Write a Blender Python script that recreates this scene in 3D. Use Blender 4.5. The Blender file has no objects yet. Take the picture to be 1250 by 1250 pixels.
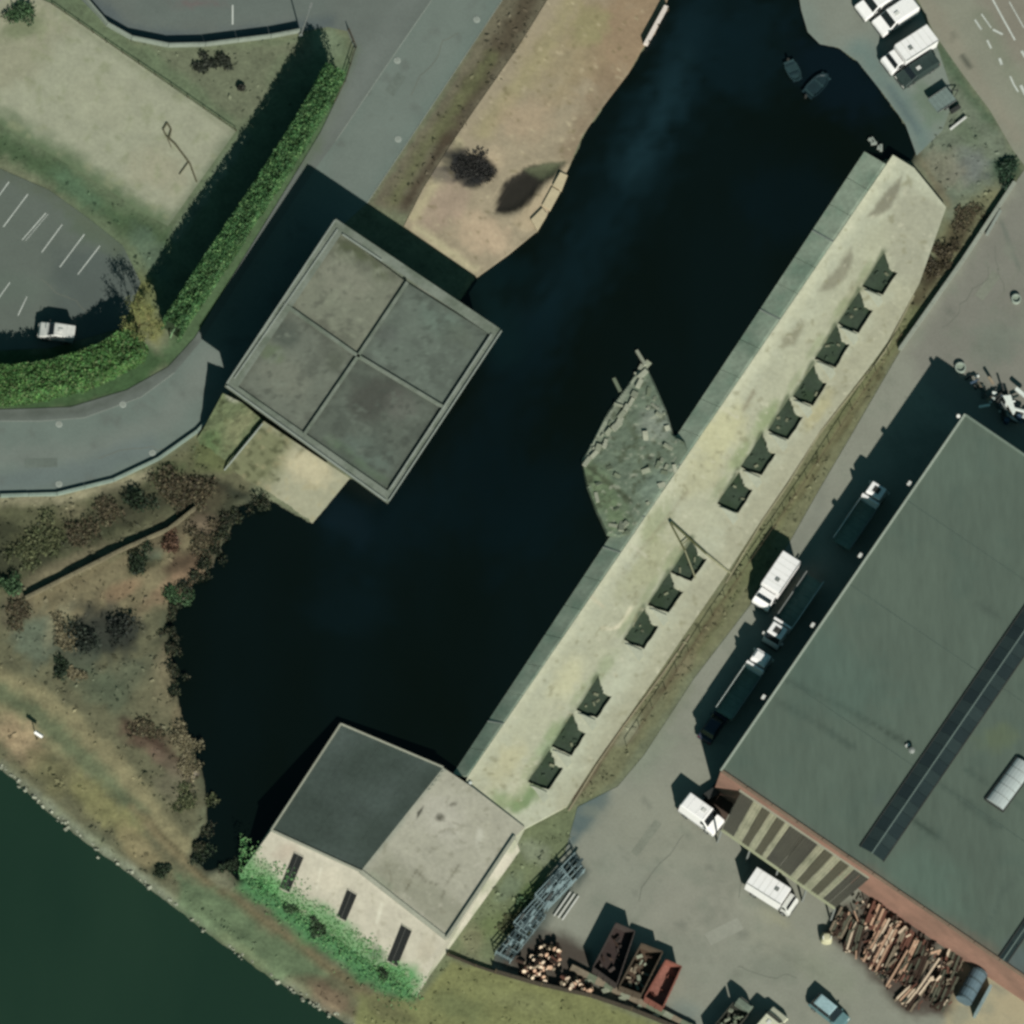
import bpy, bmesh, math, random
import numpy as np
from mathutils import Vector, Matrix

random.seed(7); RNG = np.random.default_rng(7)
SC = bpy.context.scene
COL = SC.collection
rad = math.radians

# ------------------------------------------------------------------ camera
PXM = 11.0                                  # photo pixels per metre
TH = rad(22.0)                              # off-nadir angle of the satellite
UX, UY = 0.33, 0.944                        # tops of tall things lean this way
s_, c_ = math.sin(TH), math.cos(TH)
b_ax = Vector((-UX*s_, -UY*s_, c_))
r_ax = Vector((1+(c_-1)*UX*UX, (c_-1)*UX*UY, UX*s_))
v_ax = Vector(((c_-1)*UX*UY, 1+(c_-1)*UY*UY, UY*s_))
cam = bpy.data.cameras.new('camera'); cam.type = 'ORTHO'
cam.ortho_scale = 1250/PXM; cam.clip_end = 1000; cam.clip_start = 1
camo = bpy.data.objects.new('camera', cam); COL.objects.link(camo)
M = Matrix((r_ax, v_ax, b_ax)).transposed().to_4x4(); M.translation = b_ax*300
camo.matrix_world = M
SC.camera = camo

# ------------------------------------------------------------------ world, sun, exposure
EL, AZ = rad(34.5), rad(167.2)
w = bpy.data.worlds.new("World"); SC.world = w; w.use_nodes = True
nt = w.node_tree; bg = nt.nodes['Background']; sk = nt.nodes.new('ShaderNodeTexSky')
sk.sky_type = 'NISHITA'; sk.sun_disc = False; sk.sun_elevation = EL; sk.sun_rotation = AZ; sk.ozone_density = .8; sk.dust_density = .6
tn = nt.nodes.new('ShaderNodeVectorMath'); tn.operation = 'MULTIPLY'; tn.inputs[1].default_value = (.52, .92, .70)   # the photo's greenish processing of the skylight
nt.links.new(sk.outputs[0], tn.inputs[0]); nt.links.new(tn.outputs[0], bg.inputs[0]); bg.inputs[1].default_value = 0.05
sl = bpy.data.lights.new('sun', 'SUN'); sl.energy = 5.0; sl.angle = rad(0.53); sl.color = (1, .965, .88)
so = bpy.data.objects.new('sun', sl); COL.objects.link(so)
so.rotation_euler = Vector((math.sin(AZ)*math.cos(EL), math.cos(AZ)*math.cos(EL), math.sin(EL))).to_track_quat('Z', 'Y').to_euler()
so.location = (20, -60, 90)
SC.view_settings.view_transform = 'Standard'; SC.view_settings.look = 'None'
SC.view_settings.exposure = 0.63; SC.view_settings.gamma = 1
SC.render.engine = 'CYCLES'
SC.cycles.pixel_filter_type = 'BLACKMAN_HARRIS'; SC.cycles.filter_width = 2.9
SC.cycles.max_bounces = 5

# ------------------------------------------------------------------ mapping: where a photo pixel lies on a level plane
def P(x, y, z=0.0):
    a = (x-625)/PXM - UX*s_*z; b = (625-y)/PXM - UY*s_*z
    k = (1/c_-1)*(a*UX+b*UY)
    return Vector((a+k*UX, b+k*UY, z))
def PL(pts, z=0.0): return [P(x, y, z) for x, y in pts]
def proj(X, Y, Z):
    a = X*r_ax.x+Y*r_ax.y+Z*r_ax.z; b = X*v_ax.x+Y*v_ax.y+Z*v_ax.z
    return a*PXM+625, 625-b*PXM
def heading(dx, dy):
    d = P(dx+625, dy+625)-P(625, 625); return math.atan2(d.y, d.x)

# ------------------------------------------------------------------ colour
GAIN = (1.53, 1.56, 1.46)                   # what a level sunlit surface of albedo 1 shows at this exposure
def lin1(v):
    v = v/255.0
    return v/12.92 if v < .04045 else ((v+.055)/1.055)**2.4
def ALB(c): return tuple(min(.85, max(.0006, lin1(c[i])/GAIN[i])) for i in range(3))

def mat(name, rgb=None, rough=.85, mott=.25, mid=.35, fine=3.0, bump=0.0, attr=False, metal=0.0, spec=.25, alb=None, tint=None, tintscale=.15, stretch=None):
    m = bpy.data.materials.new(name); m.use_nodes = True
    nt = m.node_tree; N = nt.nodes; L = nt.links
    bs = N['Principled BSDF']; bs.inputs['Roughness'].default_value = rough
    bs.inputs['Metallic'].default_value = metal; bs.inputs['Specular IOR Level'].default_value = spec
    tc = N.new('ShaderNodeTexCoord'); co = tc.outputs['Object']
    if stretch:
        mp = N.new('ShaderNodeMapping'); mp.inputs['Rotation'].default_value = (0, 0, stretch[0]); mp.inputs['Scale'].default_value = (stretch[1], stretch[2], 1)
        L.new(co, mp.inputs[0]); co = mp.outputs[0]
    n1 = N.new('ShaderNodeTexNoise'); n1.inputs['Scale'].default_value = mid; n1.inputs['Detail'].default_value = 6; n1.inputs['Roughness'].default_value = .62
    n2 = N.new('ShaderNodeTexNoise'); n2.inputs['Scale'].default_value = fine; n2.inputs['Detail'].default_value = 4
    L.new(co, n1.inputs['Vector']); L.new(co, n2.inputs['Vector'])
    ad = N.new('ShaderNodeMath'); ad.operation = 'MULTIPLY_ADD'; ad.inputs[1].default_value = .7
    L.new(n2.outputs[0], ad.inputs[0]); L.new(n1.outputs[0], ad.inputs[2])
    mr = N.new('ShaderNodeMapRange'); mr.inputs[1].default_value = .5; mr.inputs[2].default_value = 1.2
    mr.inputs[3].default_value = 1-mott*1.3; mr.inputs[4].default_value = 1+mott*1.3
    L.new(ad.outputs[0], mr.inputs[0])
    vm = N.new('ShaderNodeVectorMath'); vm.operation = 'SCALE'; L.new(mr.outputs[0], vm.inputs['Scale'])
    if attr:
        at = N.new('ShaderNodeAttribute'); at.attribute_name = 'Col'; src = at.outputs['Color']
    else:
        rg = N.new('ShaderNodeRGB'); a = alb or ALB(rgb); rg.outputs[0].default_value = (*a, 1); src = rg.outputs[0]
    if tint:
        n3 = N.new('ShaderNodeTexNoise'); n3.inputs['Scale'].default_value = tintscale; n3.inputs['Detail'].default_value = 3
        L.new(tc.outputs['Object'], n3.inputs['Vector'])
        m3 = N.new('ShaderNodeMapRange'); m3.inputs[1].default_value = .42; m3.inputs[2].default_value = .66; L.new(n3.outputs[0], m3.inputs[0])
        mx = N.new('ShaderNodeMixRGB'); L.new(m3.outputs[0], mx.inputs[0]); L.new(src, mx.inputs[1]); mx.inputs[2].default_value = (*ALB(tint), 1); src = mx.outputs[0]
    L.new(src, vm.inputs[0]); L.new(vm.outputs[0], bs.inputs['Base Color'])
    if bump:
        bp = N.new('ShaderNodeBump'); bp.inputs['Strength'].default_value = bump; bp.inputs['Distance'].default_value = .1
        L.new(ad.outputs[0], bp.inputs['Height']); L.new(bp.outputs[0], bs.inputs['Normal'])
    return m

def water_mat(name, c1, c2, rough=.12, scale=.05, rot=0, attr=False):
    m = bpy.data.materials.new(name); m.use_nodes = True
    nt = m.node_tree; N = nt.nodes; L = nt.links; bs = N['Principled BSDF']
    bs.inputs['Roughness'].default_value = rough; bs.inputs['IOR'].default_value = 1.33
    tc = N.new('ShaderNodeTexCoord'); mp = N.new('ShaderNodeMapping'); mp.inputs['Rotation'].default_value = (0, 0, rot); mp.inputs['Scale'].default_value = (1, .45, 1)
    L.new(tc.outputs['Object'], mp.inputs[0])
    n = N.new('ShaderNodeTexNoise'); n.inputs['Scale'].default_value = scale; n.inputs['Detail'].default_value = 4; L.new(mp.outputs[0], n.inputs['Vector'])
    mr = N.new('ShaderNodeMapRange'); mr.inputs[1].default_value = .4; mr.inputs[2].default_value = .64; L.new(n.outputs[0], mr.inputs[0])
    mx = N.new('ShaderNodeMixRGB'); mx.inputs[1].default_value = (*c1, 1); mx.inputs[2].default_value = (*c2, 1)
    L.new(mr.outputs[0], mx.inputs[0]); L.new(mx.outputs[0], bs.inputs['Base Color'])
    if attr:
        at = N.new('ShaderNodeAttribute'); at.attribute_name = 'Col'; ml = N.new('ShaderNodeVectorMath'); ml.operation = 'ADD'
        L.new(mx.outputs[0], ml.inputs[0]); L.new(at.outputs['Color'], ml.inputs[1]); L.new(ml.outputs[0], bs.inputs['Base Color'])
    n2 = N.new('ShaderNodeTexNoise'); n2.inputs['Scale'].default_value = 1.6; n2.inputs['Detail'].default_value = 3; L.new(tc.outputs['Object'], n2.inputs['Vector'])
    bp = N.new('ShaderNodeBump'); bp.inputs['Strength'].default_value = .12; bp.inputs['Distance'].default_value = .08
    L.new(n2.outputs[0], bp.inputs['Height']); L.new(bp.outputs[0], bs.inputs['Normal'])
    return m

# ------------------------------------------------------------------ object helpers
def tag(o, label=None, cat=None, group=None, kind=None):
    if label: o['label'] = label
    if cat: o['category'] = cat
    if group: o['group'] = group
    if kind: o['kind'] = kind
    return o
def empty(name, loc, label, cat, rz=0.0, group=None):
    o = bpy.data.objects.new(name, None); COL.objects.link(o); o.empty_display_size = .5
    o.location = loc; o.rotation_euler = (0, 0, rz)
    return tag(o, label, cat, group)
KIDS = {}
def link_obj(name, me, m, parent=None, local=True):
    o = bpy.data.objects.new(name, me); COL.objects.link(o)
    if m is not None and not me.materials: me.materials.append(m)
    if parent is not None:
        o.parent = parent; KIDS.setdefault(parent.name, []).append(o)
        if not local: o.location = -Vector(parent_loc(parent))
    return o
def parent_loc(p):
    l = Vector(p.location); q = p.parent
    while q is not None: l += q.location; q = q.parent
    return l
def copy_tree(src, loc, rz, label, group=None):
    c = src.copy(); COL.objects.link(c); c.location = loc; c.rotation_euler = (0, 0, rz)
    c['label'] = label
    if group: c['group'] = group
    def rec(a, b):
        for ch in KIDS.get(a.name, []):
            d = ch.copy(); COL.objects.link(d); d.parent = b; KIDS.setdefault(b.name, []).append(d); rec(ch, d)
    rec(src, c); return c

class MB:
    def __init__(s): s.v = []; s.f = []
    def add(s, vs, fs):
        k = len(s.v); s.v += [tuple(v) for v in vs]; s.f += [[i+k for i in f] for f in fs]; return s
    def box(s, c, d, rz=0.0, rx=0.0, ry=0.0):
        R = Matrix.Rotation(rz, 3, 'Z') @ Matrix.Rotation(ry, 3, 'Y') @ Matrix.Rotation(rx, 3, 'X'); c = Vector(c)
        vs = [c+R @ Vector((d[0]/2*i, d[1]/2*j, d[2]/2*k)) for i in (-1, 1) for j in (-1, 1) for k in (-1, 1)]
        return s.add(vs, [[0, 1, 3, 2], [4, 6, 7, 5], [0, 4, 5, 1], [2, 3, 7, 6], [0, 2, 6, 4], [1, 5, 7, 3]])
    def bar(s, a, b, w, h=None):
        a = Vector(a); b = Vector(b); d = b-a; h = h or w
        t = d.normalized(); up = Vector((0, 0, 1)) if abs(t.z) < .95 else Vector((1, 0, 0))
        n = t.cross(up).normalized(); q = n.cross(t).normalized()
        vs = [p+n*(i*w/2)+q*(j*h/2) for p in (a, b) for i, j in ((-1, -1), (1, -1), (1, 1), (-1, 1))]
        return s.add(vs, [[3, 2, 1, 0], [4, 5, 6, 7], [0, 1, 5, 4], [1, 2, 6, 5], [2, 3, 7, 6], [3, 0, 4, 7]])
    def cyl(s, a, b, r0, r1=None, n=10):
        a = Vector(a); b = Vector(b); r1 = r0 if r1 is None else r1
        t = (b-a).normalized(); up = Vector((0, 0, 1)) if abs(t.z) < .95 else Vector((1, 0, 0))
        x = t.cross(up).normalized(); y = t.cross(x)
        vs = [p+(x*math.cos(k*2*math.pi/n)+y*math.sin(k*2*math.pi/n))*r for p, r in ((a, r0), (b, r1)) for k in range(n)]
        fs = [[k, (k+1) % n, n+(k+1) % n, n+k] for k in range(n)]+[list(range(n))[::-1], list(range(n, 2*n))]
        return s.add(vs, fs)
    def loft(s, bot, top, caps=True):
        n = len(bot); fs = [[k, (k+1) % n, n+(k+1) % n, n+k] for k in range(n)]
        if caps: fs += [list(range(n))[::-1], list(range(n, 2*n))]
        return s.add(list(bot)+list(top), fs)
    def prism(s, ring, z0, z1):
        return s.loft([(p[0], p[1], z0) for p in ring], [(p[0], p[1], z1) for p in ring])
    def mesh(s, name, smooth=False):
        me = bpy.data.meshes.new(name); me.from_pydata(s.v, [], s.f); me.update()
        bm = bmesh.new(); bm.from_mesh(me); bmesh.ops.recalc_face_normals(bm, faces=bm.faces[:]); bm.to_mesh(me); bm.free()
        if smooth: me.polygons.foreach_set('use_smooth', [True]*len(me.polygons))
        return me
    def build(s, name, m, parent=None, local=True, smooth=False):
        return link_obj(name, s.mesh(name, smooth), m, parent, local)

# ------------------------------------------------------------------ numpy noise, polygons, painter
def vnoise(x, y, seed=0):
    xi = np.floor(x).astype(np.int64); yi = np.floor(y).astype(np.int64); fx = x-xi; fy = y-yi
    fx = fx*fx*(3-2*fx); fy = fy*fy*(3-2*fy)
    def h(i, j):
        k = (i*374761393+j*668265263+seed*974634777) & 0xffffffff
        k = ((k ^ (k >> 13))*1274126177) & 0xffffffff
        return ((k ^ (k >> 16)) & 0xffff)/65535.0
    return (h(xi, yi)*(1-fx)+h(xi+1, yi)*fx)*(1-fy)+(h(xi, yi+1)*(1-fx)+h(xi+1, yi+1)*fx)*fy
def fbm(x, y, seed=0, o=4):
    t = 0; a = .5
    for k in range(o): t = t+a*vnoise(x*2**k, y*2**k, seed+k); a *= .5
    return t-.47
def sdist(px, py, poly):
    d = np.full(px.shape, 1e18); ins = np.zeros(px.shape, bool); n = len(poly)
    for i in range(n):
        x0, y0 = poly[i]; x1, y1 = poly[(i+1) % n]; ex, ey = x1-x0, y1-y0
        t = np.clip(((px-x0)*ex+(py-y0)*ey)/(ex*ex+ey*ey+1e-9), 0, 1)
        d = np.minimum(d, (px-x0-t*ex)**2+(py-y0-t*ey)**2)
        if y0 != y1: ins ^= ((y0 > py) != (y1 > py)) & (px < (x1-x0)*(py-y0)/(y1-y0)+x0)
    d = np.sqrt(d); return np.where(ins, -d, d)
def ldist(px, py, pts):
    d = np.full(px.shape, 1e18)
    for (x0, y0), (x1, y1) in zip(pts[:-1], pts[1:]):
        ex, ey = x1-x0, y1-y0
        t = np.clip(((px-x0)*ex+(py-y0)*ey)/(ex*ex+ey*ey+1e-9), 0, 1)
        d = np.minimum(d, (px-x0-t*ex)**2+(py-y0-t*ey)**2)
    return np.sqrt(d)
def sstep(x): x = np.clip(x, 0, 1); return x*x*(3-2*x)
def paint(px, py, base, layers):
    """albedo per point; colours are the photo's sunlit colours divided by the light (own colours: soil, moss, stains)"""
    px = np.asarray(px, float); py = np.asarray(py, float)
    c = np.tile(np.array(ALB(base)), (len(px), 1))
    nz = fbm(px/40, py/40, 3)*2; nf = fbm(px/9, py/9, 11)*2
    for L in layers:
        k = L[0]
        if k == 'poly': _, pts, rgb, f, a = L; m = sstep((f-sdist(px, py, pts)+(nz+nf*.6)*f*1.1)/(2*f))*a
        elif k == 'line': _, pts, wd, rgb, f, a = L; m = sstep((wd/2+f-ldist(px, py, pts)+(nz*.5+nf*.7)*f)/(2*f))*a
        elif k == 'blob':
            _, x, y, rx, ry, ang, rgb, a = L; ca, sa = math.cos(rad(ang)), math.sin(rad(ang))
            ux = ((px-x)*ca+(py-y)*sa)/rx; uy = (-(px-x)*sa+(py-y)*ca)/ry
            m = sstep(1.45-np.sqrt(ux*ux+uy*uy)+nz*.5+nf*.45)*a
        elif k == 'speck':
            _, pts, rgb, scale, thr, a = L
            q = fbm(px/scale, py/scale, int(scale*7)+int(thr*100))
            m = sstep((q-thr)/.12)*a*(sdist(px, py, pts) < 0)
        c = c*(1-m[:, None])+np.array(ALB(rgb))*m[:, None]
    return c
def set_col(me, c):
    at = me.color_attributes.new('Col', 'FLOAT_COLOR', 'POINT')
    a = np.ones((len(me.vertices), 4), np.float32); a[:, :3] = c; at.data.foreach_set('color', a.ravel())
def sheet(name, poly, z, base, layers, m, cell=1.0, zfun=None, parent=None, holes=(), thick=0.0, zref=None, paintit=True):
    """a level sheet cut to an outline, cut fine enough for its stains"""
    zr = z if zref is None else zref
    bm = bmesh.new(); es = []
    for ring in [poly]+list(holes):
        vs = [bm.verts.new(P(x, y, zr)) for x, y in ring]
        es += [bm.edges.new((vs[i], vs[(i+1) % len(vs)])) for i in range(len(vs))]
    bmesh.ops.triangle_fill(bm, use_beauty=True, use_dissolve=False, edges=es)
    for _ in range(9):
        le = [e for e in bm.edges if e.calc_length() > cell]
        if not le: break
        bmesh.ops.subdivide_edges(bm, edges=le, cuts=1)
        bmesh.ops.triangulate(bm, faces=[f for f in bm.faces if len(f.verts) > 3])
    bm.normal_update()
    for f in bm.faces:
        if f.normal.z < 0: f.normal_flip()
    bound = [e for e in bm.edges if e.is_boundary]
    if zfun:
        bm.verts.ensure_lookup_table()
        X = np.array([v.co[:] for v in bm.verts]); qx, qy = proj(X[:, 0], X[:, 1], np.full(len(X), zr)); zz = zfun(qx, qy)
        for v, q, x_, y_ in zip(bm.verts, zz, qx, qy): v.co = P(x_, y_, float(q))
    if thick:
        r = bmesh.ops.extrude_edge_only(bm, edges=bound)
        for g in r['geom']:
            if isinstance(g, bmesh.types.BMVert): g.co.z = z-thick
    me = bpy.data.meshes.new(name); bm.to_mesh(me); bm.free()
    if paintit:
        X = np.empty(len(me.vertices)*3); me.vertices.foreach_get('co', X); X = X.reshape(-1, 3)
        qx, qy = proj(X[:, 0], X[:, 1], X[:, 2] if zfun else np.full(len(X), zr)); set_col(me, paint(qx, qy, base, layers))
    return link_obj(name, me, m, parent, local=False)
def leafmesh(name, pts, size, colors, flat=.5, jit=.35, axis=None):
    """one small four-cornered leaf or twig clump at each point, each turned its own way"""
    n = len(pts); nrm = RNG.normal(size=(n, 3)); nrm[:, 2] = np.abs(nrm[:, 2])
    nrm += flat*np.array(axis if axis is not None else (0, 0, 1.0))[None, :]; nrm /= np.linalg.norm(nrm, axis=1)[:, None]
    t = RNG.normal(size=(n, 3)); t -= nrm*(t*nrm).sum(1)[:, None]; t /= np.linalg.norm(t, axis=1)[:, None]; q = np.cross(nrm, t)
    sz = size*(1+jit*RNG.normal(size=(n, 1))).clip(.4, 1.9); a = sz*.5; b = sz*.34
    V = np.stack([pts-t*a, pts+q*b*RNG.uniform(.6, 1.2, (n, 1)), pts+t*a, pts-q*b*RNG.uniform(.6, 1.2, (n, 1))], 1).reshape(-1, 3)
    me = bpy.data.meshes.new(name); me.vertices.add(4*n); me.vertices.foreach_set('co', V.ravel())
    me.loops.add(4*n); me.polygons.add(n); me.loops.foreach_set('vertex_index', np.arange(4*n))
    me.polygons.foreach_set('loop_start', np.arange(0, 4*n, 4)); me.update()
    set_col(me, np.repeat(colors, 4, 0)); return me
def leafcol(n, rgbs, var=.3):
    A = np.array([ALB(c) for c in rgbs]); k = RNG.integers(0, len(A), n)
    return (A[k]*RNG.uniform(1-var, 1+var, (n, 1))).clip(.002, .8)

LEAF = mat('leaf', attr=True, rough=.7, mott=.15, spec=.2)
ZONE = mat('ground_soil', attr=True, rough=.95, mott=.30, mid=.5, fine=2.4, bump=.35)
PAVE = mat('worn_asphalt', attr=True, rough=.9, mott=.10, mid=.25, fine=3.5, bump=.06)
SAND = mat('sand', attr=True, rough=.95, mott=.14, mid=.5, fine=2.2, bump=.15)
CONC = mat('old_concrete', attr=True, rough=.9, mott=.13, mid=.6, fine=2.2, bump=.12)
ROOFM = mat('roof_felt', attr=True, rough=.85, mott=.13, mid=.35, fine=1.6, bump=.04, stretch=(rad(-34), 1.0, .22))
BARK = mat('bark', (74, 66, 48), mott=.3)
METAL = mat('grey_steel', (120, 125, 118), rough=.5, mott=.15, metal=.0, spec=.5)
DARKMETAL = mat('dark_steel', (52, 54, 50), rough=.6, mott=.2)
WHITEP = mat('white_paint', (240, 240, 232), rough=.45, mott=.05, spec=.4)
WHITEDIRT = mat('dirty_white_paint', (205, 207, 196), rough=.6, mott=.16)
GLASS = mat('dark_glass', (30, 36, 38), rough=.12, mott=.1, spec=.6)
RUBBER = mat('rubber', (26, 26, 26), rough=.9, mott=.1)
LAMPG = mat('lamp_glass', (220, 220, 205), rough=.3, mott=.05)
REDL = mat('red_lens', (120, 24, 20), rough=.3, mott=.05)
LINEP = mat('road_paint', (190, 196, 184), rough=.8, mott=.22, fine=5)
GREY = mat('grey_plastic', (70, 74, 70), rough=.7, mott=.1)
# ================================================================== THE SETTING
WB, WR = -.3, -1.0                         # levels of the painted-shadow sheet and the river
SHADE_AREA = [(826,-40),(800,42),(787,60),(770,88),(737,132),(713,167),(700,198),(690,218),(680,238),(668,264),(655,284),(622,311),(584,338),(560,372),(560,420),(520,500),(470,590),(440,585),(424,586),(402,616),(378,642),(360,630),(338,617),(312,611),(290,622),(282,650),(262,690),(236,716),(214,735),(205,760),(210,800),(218,850),(230,890),(245,930),(254,975),(255,1005),(238,1028),(234,1044),(252,1062),(276,1056),(290,1072),(306,1066),(330,1020),(420,960),(560,980),(590,930),(1080,190),(1112,196),(1117,186),(1104,152),(1076,114),(1046,76),(1022,59),(1000,55),(985,40),(977,14),(968,-40)]
RIVER = [(-420,640),(0,937),(40,977),(92,1018),(150,1062),(200,1098),(270,1152),(340,1202),(400,1237),(430,1256),(760,1460),(-420,1700)]
BANKP = [(-20,603),(70,606),(140,590),(195,566),(245,528),(280,500),(330,560),(300,615),(282,650),(236,716),(205,760),(218,850),(254,975),(238,1030),(240,1050),(300,1075),(420,1180),(505,1226),(560,1260),(430,1260),(0,937),(-20,930)]
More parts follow.
